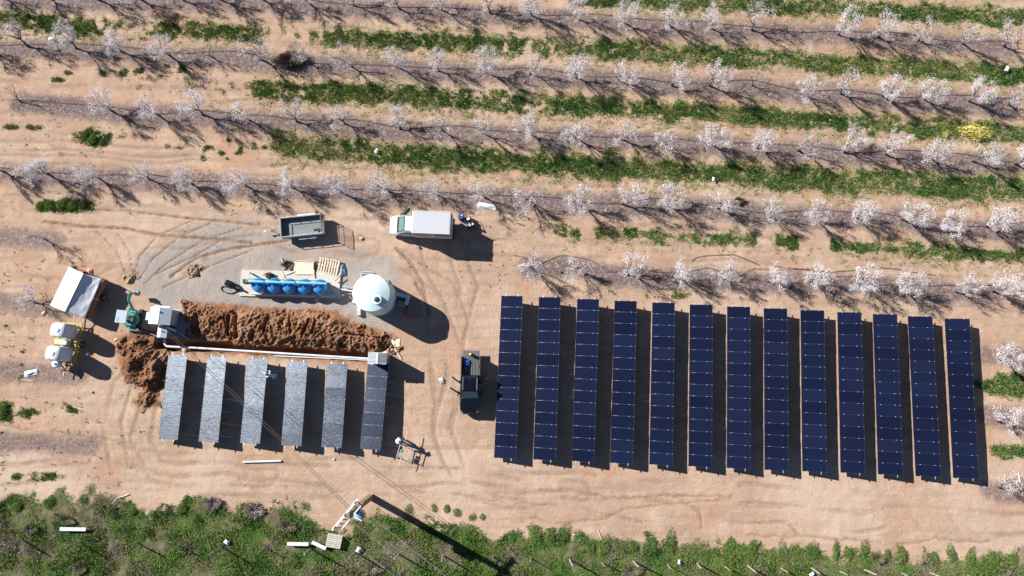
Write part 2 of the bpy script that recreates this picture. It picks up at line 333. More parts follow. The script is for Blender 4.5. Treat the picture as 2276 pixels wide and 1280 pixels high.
def ground_material():
    m = bpy.data.materials.new('dry_earth'); t, b = nodes_of(m); N = t.nodes.new; L = t.links.new
    tc = N('ShaderNodeTexCoord'); V = tc.outputs['Object']
    def noise(sc, det=5, rough=.55, vec=V):
        n = N('ShaderNodeTexNoise'); n.inputs['Scale'].default_value = sc; n.inputs['Detail'].default_value = det; n.inputs['Roughness'].default_value = rough
        L(vec, n.inputs['Vector']); return n.outputs['Fac']
    def mr(src, a, b_, c=0., d=1.):
        n = N('ShaderNodeMapRange'); n.interpolation_type = 'SMOOTHSTEP'
        for k, v in zip(('From Min', 'From Max', 'To Min', 'To Max'), (a, b_, c, d)): n.inputs[k].default_value = v
        L(src, n.inputs['Value']); return n.outputs[0]
    def mix(fac, A, B, blend='MIX'):
        n = N('ShaderNodeMix'); n.data_type = 'RGBA'; n.blend_type = blend
        if isinstance(fac, float): n.inputs['Factor'].default_value = fac
        else: L(fac, n.inputs['Factor'])
        for k, c in (('A', A), ('B', B)):
            if isinstance(c, tuple): n.inputs[k].default_value = (*c, 1)
            else: L(c, n.inputs[k])
        return n.outputs['Result']
    def mul(a, b_):
        n = N('ShaderNodeMath'); n.operation = 'MULTIPLY'
        for i, c in enumerate((a, b_)):
            if isinstance(c, float): n.inputs[i].default_value = c
            else: L(c, n.inputs[i])
        return n.outputs[0]
    def attr(nm):
        a = N('ShaderNodeAttribute'); a.attribute_name = nm; s = N('ShaderNodeSeparateColor'); L(a.outputs['Color'], s.inputs[0])
        return s.outputs[0], s.outputs[1], s.outputs[2], a.outputs['Alpha']
    grass, gravel, litter, soil = attr('cover'); weed, crack, track, pale = attr('wear')
    mp = N('ShaderNodeMapping'); mp.inputs['Rotation'].default_value = (0, 0, R(-2.6)); mp.inputs['Scale'].default_value = (.10, 1.5, 1); L(V, mp.inputs[0])
    c = mix(mr(noise(.11, 4), .38, .62), (.41, .272, .20), (.415, .295, .207))
    c = mix(mr(noise(.5, 6, .65), .42, .66), c, (.485, .348, .25))
    c = mix(mr(noise(.22, 5, .6), .55, .75), c, (.37, .228, .16))
    c = mix(mul(mr(noise(1.0, 6, .6, mp.outputs[0]), .46, .64), .7), c, (.32, .232, .178))
    c = mix(mul(mr(noise(1.7, 7, .7), .5, .68), .6), c, (.30, .215, .163))
    c = mix(mul(mr(noise(7., 5, .7), .55, .75), .45), c, (.56, .455, .37))
    c = mix(mul(mr(noise(9., 5, .7), .57, .78), .55), c, (.235, .165, .125))
    c = mix(mul(mr(noise(3.2, 6, .75), .5, .66), .5), c, (.27, .19, .145))
    c = mix(mul(mr(noise(.06, 3), .5, .65), .35), c, (.40, .265, .205))
    c = mix(mul(mr(noise(.16, 5, .65), .50, .64), .5), c, (.40, .225, .14))
    c = mix(mul(mr(noise(.3, 6, .7), .55, .68), .5), c, (.50, .385, .30))
    c = mix(pale, c, (.53, .41, .325))
    # leaf litter and fallen petals under the tree rows
    lc = mix(mr(noise(5., 6, .75), .4, .65), (.105, .08, .08), (.215, .168, .165))
    vor = N('ShaderNodeTexVoronoi'); vor.inputs['Scale'].default_value = 9.; L(V, vor.inputs['Vector'])
    lc = mix(mul(mr(vor.outputs['Distance'], .26, .16), mr(noise(1.3, 3), .42, .6)), lc, (.66, .58, .58))
    c = mix(mul(litter, mr(noise(3., 6, .7), .30, .50)), c, lc)
    # gravel, soil, weeds
    gc = mix(mr(noise(11., 6, .75), .35, .68), (.22, .195, .18), (.40, .36, .33)); gc = mix(mr(noise(.35, 4), .5, .7), gc, (.37, .31, .262))
    c = mix(mul(gravel, mr(noise(.8, 6, .65), .25, .5)), c, gc)
    sc = mix(mr(noise(3., 6, .7), .35, .65), (.165, .072, .034), (.29, .135, .066)); sc = mix(mr(noise(.6, 4), .5, .7), sc, (.36, .19, .105))
    c = mix(mul(soil, mr(noise(2., 6, .7), .2, .5)), c, sc)
    tk = mix(mr(noise(3., 5), .4, .65), (.14, .085, .052), (.25, .165, .11)); c = mix(mul(track, mr(noise(1.2, 5), .35, .6, .15, .8)), c, tk)
    ra = N('ShaderNodeAttribute'); ra.attribute_name = 'ruts'; c = mix(mul(ra.outputs['Fac'], mr(noise(1.5, 6, .7), .3, .6, .15, .75)), c, (.27, .19, .145))
    c = mix(mul(crack, .45), c, (.22, .135, .09))
    wc = mix(mr(noise(1.1, 6, .7), .4, .62), (.075, .08, .035), (.17, .15, .095)); c = mix(weed, c, wc)
    gs = mix(mr(noise(4., 6, .7), .38, .6), (.14, .13, .055), (.33, .25, .15)); c = mix(mul(grass, .8), c, gs)
    L(c, b.inputs['Base Color']); b.inputs['Roughness'].default_value = .95; b.inputs['Specular IOR Level'].default_value = .1
    bp_ = N('ShaderNodeBump'); bp_.inputs['Strength'].default_value = .8; bp_.inputs['Distance'].default_value = .09
    L(noise(6., 8, .75), bp_.inputs['Height']); L(bp_.outputs[0], b.inputs['Normal'])
    return m
gm = np_mesh('ground', np.stack([X.ravel(), Y.ravel(), Z.ravel()], 1), F, ground_material(), smooth=True)
PALE = .35*sstep(.55, .75, fbm(X, Y, 7, 81))
pxg, pyg = px_of(X, Y); PALE = np.maximum(PALE, .55*sstep(.5, .75, fbm(X, Y, 9, 83))*(pyg > 1000)*(pyg < 1220))
a = gm.attributes.new('ruts', 'FLOAT', 'POINT'); a.data.foreach_set('value', RUT.astype(np.float32).ravel())
for nm, ch in (('cover', (np.clip(G, 0, 1), GR, LIT, SO)), ('wear', (W, CR, TRK, PALE))):
    a = gm.attributes.new(nm, 'FLOAT_COLOR', 'POINT'); a.data.foreach_set('color', np.stack([c.ravel() for c in ch], 1).astype(np.float32).ravel())
ground = tag(link('ground', gm), 'dry tan earth of the orchard and building site', 'ground', kind='structure')

# ------------------------------------------------------------------ heaps of dug earth (fine meshes of their own)
def heap(name, poly, hmax, label, slope, crater=None, step=.048, grooves=(), mt=None):
    x0, y0 = poly.min(0)-.5; x1, y1 = poly.max(0)+.5
    x, y = np.meshgrid(np.arange(x0, x1, step), np.arange(y0, y1, step))
    sd_ = poly_sd(x, y, poly)+(fbm(x, y, .9, 91, 5)-.5)*1.3
    big = fbm(x, y, 1.5, 93)
    z = hmax*sstep(-.05, slope, sd_)*(.45+.8*big)
    cl = fbm(x, y, .42, 95, 3); cl2 = vnoise(x/.16, y/.16, 97); rid = 1-abs(2*fbm(x, y, .7, 96, 3)-1)
    c3 = np.maximum(vnoise(x/.23+3, y/.23, 197), vnoise(x/.31, y/.27+9, 198))
    z += sstep(-.1, .3, sd_)*((cl-.45)*.30+(cl2-.5)*.16*(.4+1.2*fbm(x, y, .8, 195))+(rid-.7)*.18+(c3-.6)*.14*(.1+1.5*fbm(x, y, 1.1, 199))+(vnoise(x/.085, y/.085, 196)-.5)*.10+(rng.random(x.shape)-.5)*.05)
    if crater is not None:
        r = np.hypot(x-crater.x, y-crater.y); z -= .5*sstep(1.0, .25, r); z += .2*np.sin(r*6.)*sstep(2.2, .8, r)*.6
    for g, w, dp in grooves: z -= dp*sstep(w, w*.4, seg_dist(x, y, g))
    z = np.where(sd_ < -.05, -.12, z)
    ii = np.arange(x.size).reshape(x.shape)
    f = np.stack([ii[:-1, :-1].ravel(), ii[:-1, 1:].ravel(), ii[1:, 1:].ravel(), ii[1:, :-1].ravel()], 1)
    f = f[(z.ravel()[f] > -.1).any(1)]
    used = np.unique(f); rm = np.full(x.size, -1); rm[used] = np.arange(len(used))
    me = np_mesh(name, np.stack([x.ravel(), y.ravel(), z.ravel()], 1)[used], rm[f], mt or M_SOIL, tone=np.clip(fbm(x, y, 1.2, 99)*.7+cl*.3+(rng.random(x.shape)-.5)*.35, 0, 1).ravel()[used], smooth=False)
    return tag(link(name, me), label, 'earth heap')
M_DULL = ramp_mat('dull_soil', [(.25, (.15, .10, .07)), (.5, (.25, .175, .125)), (.8, (.36, .27, .20))], .95)
M_SOIL = ramp_mat('red_soil', [(.25, (.095, .043, .022)), (.5, (.18, .088, .046)), (.8, (.33, .185, .11))], .95)
def groove(a, b, w, d): return (P2([a, b]), w, d)
heap('earth_heap', HEAP, .62, 'long red-brown heap of dug earth along the trench below the blue filters', .9,
     grooves=[groove((512,704),(510,744),.22,.5), groove((527,704),(529,746),.2,.5), groove((600,700),(590,735),.22,.55), groove((690,712),(676,742),.2,.5), groove((705,714),(698,740),.16,.4), groove((440,700),(446,735),.2,.3), groove((770,742),(845,752),.12,.3), groove((420,690),(424,760),.14,.25), groove((645,700),(650,740),.14,.3)])
heap('earth_heap', MUD, .75, 'round red-brown earth heap with a hollow, left of the small solar array', 1.3, crater=P(322,820))
heap('earth_heap', P2([(412,606),(418,590),(438,584),(448,596),(436,610),(420,616)]), .10, 'small flat brown spoil patch on the grey gravel', .4, mt=M_DULL)
heap('earth_heap', P2([(272,606),(296,594),(306,604),(302,632),(284,636),(274,622)]), .10, 'small churned earth mound above the green mini excavator', .4, mt=M_DULL)
heap('earth_heap', P2([(400,662),(412,664),(428,676),(440,690),(428,692),(412,676)]), .25, 'thin trail of red clods running up from the long earth heap', .3)
# ------------------------------------------------------------------ grass and weeds (uncountable: stuff)
M_GRASS = ramp_mat('grass_blades', [(0., (.40, .36, .15)), (.22, (.19, .24, .06)), (.45, (.085, .175, .036)), (.75, (.042, .122, .027)), (1., (.032, .098, .026))], .6, .2)
M_WEED = ramp_mat('weed_leaves', [(0., (.25, .22, .165)), (.25, (.19, .195, .095)), (.45, (.165, .215, .055)), (.7, (.12, .215, .036)), (1., (.045, .12, .03))], .75, .2)
def blades(x, y, h, spread, tone, nb, rg, width=.05, z0=0.):
    n = len(x); k = n*nb
    bx = np.repeat(x, nb)+rg.normal(0, 1, k)*np.repeat(spread, nb)*.55; by = np.repeat(y, nb)+rg.normal(0, 1, k)*np.repeat(spread, nb)*.55
    a = rg.uniform(0, 2*np.pi, k); ln = np.repeat(spread, nb)*rg.uniform(.4, 1.1, k); hh = np.repeat(h, nb)*rg.uniform(.5, 1.2, k)
    w = width*rg.uniform(.6, 1.5, k); dx, dy = np.cos(a), np.sin(a)
    z = np.repeat(z0, nb) if not np.isscalar(z0) else np.full(k, z0)
    v0 = np.stack([bx-dy*w, by+dx*w, z+hh*.15], 1); v1 = np.stack([bx+dy*w, by-dx*w, z+hh*.15], 1)
    v2 = np.stack([bx+dx*ln*.55+dy*w*1.1, by+dy*ln*.55-dx*w*1.1, z+hh*.85], 1); v3 = np.stack([bx+dx*ln, by+dy*ln, z+hh*.8], 1)
    V = np.stack([v0, v1, v2, v3], 1).reshape(-1, 3); Fq = np.arange(k*4).reshape(k, 4)
    t = np.repeat(np.clip(np.repeat(tone, nb)+rg.normal(0, .10, k), 0, 1), 4)
    return V, Fq, t
def scatter(n, rg, x0=-52, x1=52, y0=-20, y1=41): return rg.uniform(x0, x1, n), rg.uniform(y0, y1, n)
rg = np.random.default_rng(3)
x, y = scatter(900000, rg, -52, 52, -12, 41); d = grass_density(x, y)
keep = rg.uniform(0, 1, len(x)) < d*(.38+.7*sstep(.38, .62, fbm(x, y, .35, 105, 3))); x, y, d = x[keep], y[keep], d[keep]
lum = fbm(x, y, 1.6, 101); tone = np.clip(.0+.60*d*(.30+1.0*lum)+.5*(fbm(x, y, .5, 106)-.5)+.3*(fbm(x, y, 8, 103)-.5), 0, 1)
which = np.full(len(x), len(STRIPS)); best = np.full(len(x), 2.6)
for i, (nm, pl, hw, dn) in enumerate(STRIPS):
    di = seg_dist(x, y, P2(pl)); px_, py_ = px_of(x, y); ok = (di < best) & (px_ > pl[0][0]-30); which[ok] = i; best[ok] = di[ok]
GL = ['green grass strip crossing the top right corner of the picture', 'green grass strip between the first and second tree rows from the top',
      'green grass strip between the second and third tree rows from the top', 'wide green grass strip between the third and fourth tree rows from the top',
      'narrow broken green grass strip above the lowest tree row on the right', 'scattered green tufts and patches on the bare earth at the edges']
for i in range(len(STRIPS)+1):
    s = which == i
    V_, F_, t_ = blades(x[s], y[s], .04+.12*d[s]*rg.uniform(.6, 1.3, s.sum()), .07+.09*rg.uniform(0, 1, s.sum()), tone[s], 4, rg, .022)
    tag(link('grass', np_mesh('grass', V_, F_, M_GRASS, t_)), GL[i], 'grass', kind='stuff')
x, y = scatter(66000, rg, -52, 52, -20.5, -8); w = weed_mask(x, y); keep = rg.uniform(0, 1, len(x)) < w*(.35+.8*fbm(x, y, .9, 109)); x, y, w = x[keep], y[keep], w[keep]
zone = fbm(x, y, 3.2, 111); dry = fbm(x, y, 1.8, 113); px_, py_ = px_of(x, y)
tone = .62+.75*(zone-.5)*1.8+.35*(fbm(x, y, .9, 112)-.5)+.22*(py_ < 1200); tone = np.where(dry > .52, tone-.5*sstep(.52, .66, dry), tone)
tone = np.clip(tone+rg.normal(0, .09, len(x)), 0, 1)
V_, F_, t_ = blades(x, y, .05+.38*np.clip(fbm(x, y, 1.1, 115)-.28, 0, 1)*rg.uniform(.5, 1.2, len(x)), .13+.12*rg.uniform(0, 1, len(x)), tone, 13, rg, .02)
tag(link('weeds', np_mesh('weeds', V_, F_, M_WEED, t_)), 'rough green and dry grey weeds covering the bank along the bottom edge', 'weeds', kind='stuff')
# small dry weeds on the bare earth
x, y = scatter(5200, rg); px_, py_ = px_of(x, y)
k = ((fbm(x, y, 5, 121) > .52) & (py_ < 700) & ((px_ < 1000) | (py_ < 640)) & (poly_sd(x, y, GRAVEL) < -.5)) | ((px_ < 340) & (py_ > 700) & (fbm(x, y, 3, 123) > .5))
x, y = x[k], y[k]
V_, F_, t_ = blades(x, y, .05+.08*rg.uniform(0, 1, len(x)), .07+.09*rg.uniform(0, 1, len(x)), rg.uniform(.05, .6, len(x)), 6, rg, .025)
tag(link('dry_tufts', np_mesh('dry_tufts', V_, F_, M_WEED, t_)), 'tiny dry weed tufts dotted over the bare earth', 'weeds', kind='stuff')
# grey twiggy leaf litter on the tree rows
x, y = scatter(260000, rg, -52, 52, -14, 41); k = rg.uniform(0, 1, len(x)) < litter_mask(x, y)*sstep(.4, .62, fbm(x, y, .9, 125)); x, y = x[k], y[k]
M_LIT = ramp_mat('twig_litter', [(0., (.12, .08, .075)), (.5, (.21, .155, .15)), (.85, (.34, .27, .26)), (1., (.75, .66, .67))], .9)
V_, F_, t_ = blades(x, y, np.full(len(x), .05), .07+.10*rg.uniform(0, 1, len(x)), rg.uniform(0, .85, len(x)), 3, rg, .010)
tag(link('twig_litter', np_mesh('twig_litter', V_, F_, M_LIT, t_)), 'grey purple twigs and fallen blossom under the tree rows', 'litter', kind='stuff')

# loose clods and stones on the bare earth
x, y = scatter(60000, rg, -52, 52, -14, 41); px_, py_ = px_of(x, y)
cp = .10+.55*sstep(-1.2, .2, poly_sd(x, y, HEAP))+.5*sstep(-1.5, 0, poly_sd(x, y, MUD))+.25*sstep(-.5, .5, poly_sd(x, y, GRAVEL))+.35*sstep(.52, .66, fbm(x, y, 2.5, 131))*(py_ > 640)
k = (rg.uniform(0, 1, len(x)) < cp*.55) & (weed_mask(x, y) < .5); x, y = x[k], y[k]; n = len(x)
s_ = .018+.05*rg.uniform(0, 1, n)**3; a = rg.uniform(0, 6.28, n); q = [a+t_*2*np.pi/3+rg.normal(0, .3, n) for t_ in range(3)]
base = [np.stack([x+s_*np.cos(t_), y+s_*np.sin(t_), np.full(n, -.03)], 1) for t_ in q]; top = np.stack([x+rg.normal(0, .3, n)*s_, y+rg.normal(0, .3, n)*s_, s_*1.3], 1)
V_ = np.stack(base+[top], 1).reshape(-1, 3); i4 = np.arange(n)*4; F_ = np.concatenate([np.stack([i4+a_, i4+b_, i4+3], 1) for a_, b_ in ((0, 1), (1, 2), (2, 0))])
near = np.maximum(sstep(-1.6, .2, poly_sd(x, y, HEAP)), sstep(-1.6, .2, poly_sd(x, y, MUD)))
M_CLOD = ramp_mat('clods', [(0., (.44, .34, .27)), (.5, (.32, .22, .16)), (1., (.15, .072, .04))], .95)
tag(link('loose_clods', np_mesh('loose_clods', V_, F_, M_CLOD, np.repeat(np.clip(.05+.4*rg.uniform(0, 1, n)+.75*near, 0, 1), 4))), 'loose clods and pebbles strewn over the bare earth', 'clods', kind='stuff')

# ------------------------------------------------------------------ blossoming trees
M_BARK = mat('bark', (.105, .08, .08), .9, var=.3, scale=9)
M_BLOS = ramp_mat('blossom', [(0., (.56, .46, .49)), (.4, (.77, .72, .74)), (1., (.87, .85, .86))], .75, .25)
def tree_meshes(seed, dens, n1=5, rise=1.):
    r = random.Random(seed); mb = MB(); tw = []; 
    def limb(p, d, ln, r0, lvl):
        segs = 3 if lvl < 2 else 2; q = p.copy(); dd = d.copy()
        for s_ in range(segs):
            dd = (dd+Vector((r.gauss(0, .12), r.gauss(0, .12), .10 if lvl else 0))).normalized()
            e = q+dd*ln/segs; ra = r0*(1-.5*s_/segs); rb = r0*(1-.5*(s_+1)/segs)
            mb.tube(q, e, ra, rb, 5 if lvl < 2 else 3, False)
            if lvl >= 1: tw.append((q.copy(), e.copy(), lvl))
            if lvl < 3 and s_ >= (1 if lvl else 2):
                for _ in range({0: n1, 1: 2, 2: 3}[lvl]):
                    a = r.uniform(0, 2*math.pi); t = R({0: r.uniform(22, 46), 1: r.uniform(18, 42), 2: r.uniform(20, 55)}[lvl])
                    u = dd.orthogonal().normalized(); w = dd.cross(u)
                    if lvl == 0: a = 2*math.pi*(_+r.uniform(-.25, .25))/n1
                    nd = dd*math.cos(t)+(u*math.cos(a)+w*math.sin(a))*math.sin(t)
                    limb(e, nd.normalized(), {0: r.uniform(.85, 1.2), 1: r.uniform(.6, .9), 2: r.uniform(.35, .6)}[lvl]*rise, max(.017, rb*{0: .72, 1: .72, 2: .62}[lvl]), lvl+1)
            q = e
    limb(Vector((0, 0, -.06)), Vector((r.gauss(0, .06), r.gauss(0, .06), 1)).normalized(), r.uniform(.6, .8), .125, 0)
    wood = mb.mesh('trunk', M_BARK)
    rr = np.random.default_rng(seed); A = np.array([list(a)+list(b) for a, b, l in tw]); lv = np.array([l for a, b, l in tw])
    # blossom clumped unevenly: each main bough has its own share
    share = np.clip(.25+1.1*fbm(A[:, 3]*1.0+seed, A[:, 4]+A[:, 5], .75, seed), 0, 1.3)
    p = (share*np.array([0, .6, 1., 1.2])[lv]); p = p/p.sum(); n = int(dens)
    ch = rr.choice(len(A), n, p=p); t = rr.uniform(.05, 1.1, (n, 1)); c = A[ch, :3]*(1-t)+A[ch, 3:]*t+rr.normal(0, .10, (n, 3))
    u = rr.normal(0, 1, (n, 3)); u /= np.linalg.norm(u, axis=1)[:, None]; w = np.cross(u, rr.normal(0, 1, (n, 3))); w /= np.linalg.norm(w, axis=1)[:, None]
    sz = rr.uniform(.014, .036, (n, 1)); V_ = np.stack([c-u*sz, c-w*sz*.9, c+u*sz, c+w*sz*.9], 1).reshape(-1, 3)
    crown = np_mesh('crown', V_, np.arange(n*4).reshape(n, 4), M_BLOS, np.repeat(np.clip(rr.normal(.6, .25, n), 0, 1), 4))
    return wood, crown
TV = {0: [tree_meshes(200+i, 4300, 6) for i in range(4)], 1: [tree_meshes(300+i, 2900, 5) for i in range(5)], 2: [tree_meshes(400+i, 1500, 5) for i in range(3)], 3: [tree_meshes(500+i, 130, 3, .8) for i in range(2)]}
def plant_tree(p, kind, sc, label, group=None):
    wood, crown = random.choice(TV[kind])
    t = thing('blossom_tree', p, random.uniform(0, 6.28), label, 'tree', group); t.scale = (sc, sc, sc*random.uniform(.92, 1.08))
    t.rotation_euler = (random.gauss(0, .05), random.gauss(0, .05), t.rotation_euler[2])
    link('trunk', wood, t); link('crown', crown, t)
ROWN = ['the top tree row', 'second tree row from the top', 'third tree row from the top', 'fourth tree row from the top', 'lowest row above the solar array']
SIDE = 'white blossoming orchard tree'
for ri, row in enumerate(ROWS):
    vis = 0
    for ti, (px, py) in enumerate(row):
        vis += 1
        rgen = random.random()
        kind = 3 if (ri, ti) in SPARSE else ((0 if rgen < .75 else 1) if ri in (3, 4) else (0 if (px < 480 and ri in (1, 2) and rgen < .7) or rgen < .25 else (1 if rgen < .78 else 2)))
        sc = {0: 1.1, 1: 1.08, 2: 1.05, 3: .8}[kind]*random.uniform(.86, 1.08)
        look = {0: 'full white blossoming tree', 1: 'blossoming tree', 2: 'thinly blossoming tree', 3: 'small nearly bare tree'}[kind]
        plant_tree(P(px, py), kind, sc, f'{look}, {ORD[vis]} from the left in {ROWN[ri]}', 'blossoming trees in the orchard rows')
for (px, lab, kind, sc) in SOLO: plant_tree(P(*px), kind, sc, lab, 'blossoming trees in the orchard rows')

# ------------------------------------------------------------------ bushes, dry shrubs
def leaf_ball(seed, n, rx, ry, rz_, mt, leaf=.06, lo=.25, hi=.95):
    r = np.random.default_rng(seed); c = r.normal(0, 1, (n, 3)); c /= np.linalg.norm(c, axis=1)[:, None]
    rad = r.uniform(.45, 1.0, n)**.6; lump = .72+.45*vnoise(c[:, 0]*2+seed, c[:, 1]*2+c[:, 2], seed)
    lump = lump*(.65+.7*vnoise(np.arctan2(c[:, 1], c[:, 0])*1.6+seed, c[:, 2]*2, seed+9)); c = c*(rad*lump)[:, None]*np.array([rx, ry, rz_]); c[:, 2] = np.abs(c[:, 2])*1.0+.05
    u = r.normal(0, 1, (n, 3)); u /= np.linalg.norm(u, axis=1)[:, None]; w = np.cross(u, r.normal(0, 1, (n, 3))); w /= np.linalg.norm(w, axis=1)[:, None]
    s = r.uniform(.6, 1.4, (n, 1))*leaf
    V_ = np.stack([c-u*s, c-w*s*.6, c+u*s, c+w*s*.6], 1).reshape(-1, 3)
    tn = np.clip(lo+(hi-lo)*vnoise(c[:, 0]*3+seed, c[:, 1]*3, seed+5)+r.normal(0, .1, n), 0, 1)
    return np_mesh('foliage', V_, np.arange(n*4).reshape(n, 4), mt, np.repeat(tn, 4))
def stems(seed, h, n=7, r0=.02, spread=.35):
    r = random.Random(seed); mb = MB()
    for _ in range(n):
        a = r.uniform(0, 6.28); e = Vector((math.cos(a)*spread*r.uniform(.3, 1), math.sin(a)*spread*r.uniform(.3, 1), h*r.uniform(.6, 1)))
        mid = e*.5+Vector((r.gauss(0, .05), r.gauss(0, .05), h*.12)); mb.tube((0, 0, -.05), mid, r0, r0*.7, 4, False); mb.tube(mid, e, r0*.7, r0*.3, 4, False)
    return mb.mesh('stem', M_BARK)
BV = [(leaf_ball(600+i, 1100, .55, .75, .5, M_WEED, .042, .35, .95), stems(600+i, .5)) for i in range(7)]
def bush(name, p, sx, sy, sz, label, cat='bush', group=None, var=None):
    f, s = var or random.choice(BV); b = thing(name, p, random.uniform(-.3, .3), label, cat, group); b.scale = (sx, sy, sz)
    link('foliage', f, b); link('stem', s, b); return b
bank = [(1140,1188,1.),(1185,1187,1.1),(1222,1190,1.),(1253,1190,1.05),(1285,1190,.9),(1312,1198,1.),(1345,1203,.95),(1372,1204,.75),(1405,1212,1.1),(1450,1214,.95),(1495,1204,1.2),(1540,1218,.85),(1580,1221,.9),(1625,1221,1.),(1670,1214,1.15),(1710,1223,.9),(1742,1222,.9),(1768,1224,.8),(1800,1226,.95),(1855,1229,1.),(1887,1224,.95),(1917,1227,.9),(1970,1236,.85),(2008,1232,1.15),(2072,1240,.9),(2112,1238,.9),(2162,1238,1.),(2204,1238,1.),(2252,1234,.95)]
for i, (px, py, s) in enumerate(bank):
    bush('bank_bush', P(px+random.gauss(0, 5), py+random.gauss(0, 6)+4), s*random.uniform(.6, 1.3), s*random.uniform(.8, 1.7), s*random.uniform(.3, .62), f'leafy green bush, {ORD[i+1]} from the left in the row edging the lower right bank', group='bushes along the lower bank')
small = [(910,1132),(965,1129),(993,1130),(1015,1139),(1050,1150),(1073,1149)]
for i, (px, py) in enumerate(small):
    bush('bank_bush', P(px, py), random.uniform(.45, .75), random.uniform(.35, .6), random.uniform(.2, .4), f'small green bush, {ORD[i+1]} from the left of six beside the pole shadow', group='small bushes right of the pole')
for i, (px, py, s) in enumerate([(88,458,.9),(112,456,1.),(138,455,1.1),(163,457,1.05),(187,456,.85)]):
    bush('low_bush', P(px, py), s*.85, s*.7, s*.7, f'dark green low bush, {ORD[i+1]} from the left in the clump left of the wheel tracks', group='clump of low bushes at the left')
for px, py, s, lab in [(250,1140,1.,'bright green bush on the bank right of the white board at the lower left'),(40,1126,.9,'bright green bush in the lower left corner of the bank'),(110,1118,.9,'green bush at the upper edge of the bank at the lower left'),(185,1110,.8,'green bush on the bank edge above the lower left white board'),(295,1137,.7,'small green bush on the bare spot left of the lilac shrubs'),(340,1143,.7,'small green bush inside the bare loop on the lower left bank'),(405,1132,.9,'green bush on the bank edge just left of the lilac shrubs'),(8,912,1.,'dark green bush at the left picture edge below the white bag'),(165,598,.32,'small round green bush touching the top of the shelter trailer'),(208,312,.9,'dark green bush in the patch left of the third tree row'),(190,298,.7,'small dark green bush at the top of the patch left of the third tree row'),(228,318,.6,'small dark green bush at the right end of that left patch')]:
    bush('bush', P(px, py), s, s*.8, s*.8, lab)
M_YEL = ramp_mat('yellow_flowers', [(0., (.30, .33, .05)), (.4, (.55, .50, .10)), (1., (.78, .70, .28))], .7, .2)
bush('flowering_bush', P(2163,296), 3.0, 1.0, 1.1, 'yellow flowering bush in the grass strip near the right edge', var=(leaf_ball(650, 1500, .55, .75, .55, M_YEL, .05, .1, 1.), stems(650, .5)))
bush('flowering_bush', P(2098,300), .6, .5, .6, 'small pale yellow bush left of the big yellow bush', var=(leaf_ball(651, 500, .55, .75, .55, M_YEL, .07, 0, .7), stems(651, .5)))
bush('flowering_bush', P(1038,212), .35, .4, .5, 'tiny yellow flowering plant in the second grass strip', var=(leaf_ball(652, 120, .55, .75, .55, M_YEL, .12, .3, 1.), stems(652, .5)))
M_DRY = ramp_mat('dry_twigs', [(0., (.13, .10, .09)), (.5, (.24, .20, .19)), (1., (.38, .32, .315))], .9); M_DRYG = ramp_mat('dry_straw', [(0., (.11, .10, .065)), (.5, (.20, .18, .12)), (1., (.33, .29, .21))], .9)
def dry_ball(seed, n, rx, ry, rz_, mt):
    r = np.random.default_rng(seed); a = r.uniform(0, 6.28, n); e = np.stack([np.cos(a)*rx*r.uniform(.2, 1, n), np.sin(a)*ry*r.uniform(.2, 1, n), rz_*r.uniform(.3, 1, n)], 1)
    s = e*r.uniform(.15, .5, (n, 1))+r.normal(0, .06, (n, 3)); w = np.cross(e-s, r.normal(0, 1, (n, 3))); w /= np.linalg.norm(w, axis=1)[:, None]+1e-6; w *= .022
    V_ = np.stack([s-w, s+w, e+w*.4, e-w*.4], 1).reshape(-1, 3)
    return np_mesh('foliage', V_, np.arange(n*4).reshape(n, 4), mt, np.repeat(r.uniform(0, 1, n), 4))
for px, py, sx, sy, lab in [(475,1118,1.0,.9,'dry lilac grey shrub at the bank edge, left one of a pair'),(566,1135,1.25,1.0,'dry lilac grey shrub at the bank edge, right one of a pair'),(70,1176,.9,.7,'dry brown grey tussock left of the lower left white board'),(150,1155,1.1,.6,'dry grey shrub just above the lower left white board'),(640,1168,1.1,.8,'dry grey shrub on the bank above the two white boards'),(1405,1268,1.3,.7,'dry grey tussock at the bottom edge below the bank bushes'),(1950,1240,.9,.6,'dry grey shrub between bushes near the lower right'),(830,1262,1.4,.8,'dry grey tussock at the bottom edge under the utility pole'),(180,1262,.8,.8,'dry dark tussock at the bottom edge near the lower left corner')]:
    bush('dry_shrub', P(px, py), sx, sy, .9, lab, 'shrub', var=(dry_ball(700+px, 900, .9, .8, .45, M_DRY if px in (475, 566) else M_DRYG), stems(700+px, .35)))
M_DEAD = ramp_mat('dead_brush', [(0., (.055, .036, .028)), (.6, (.14, .095, .07)), (1., (.27, .19, .12))], .9)
bush('brush_pile', P(648,136), 1.5, .85, 1.0, 'dark brown pile of dead brush in the second tree row', 'brush pile', var=(dry_ball(720, 2600, 1.25, 1.1, .7, M_DEAD), stems(720, .5)))
bush('brush_pile', P(1640,447), .0+.7, .5, .8, 'grey brown tangle of dead twigs in the fourth tree row', 'brush pile', var=(dry_ball(721, 900, 1., .9, .6, M_DEAD), stems(721, .4)))
bush('brush_pile', P(640,588), .75, .5, .6, 'dark tangle of twigs left of the plywood by the filters', 'brush pile', var=(dry_ball(722, 900, .9, .9, .6, M_DEAD), stems(722, .4)))
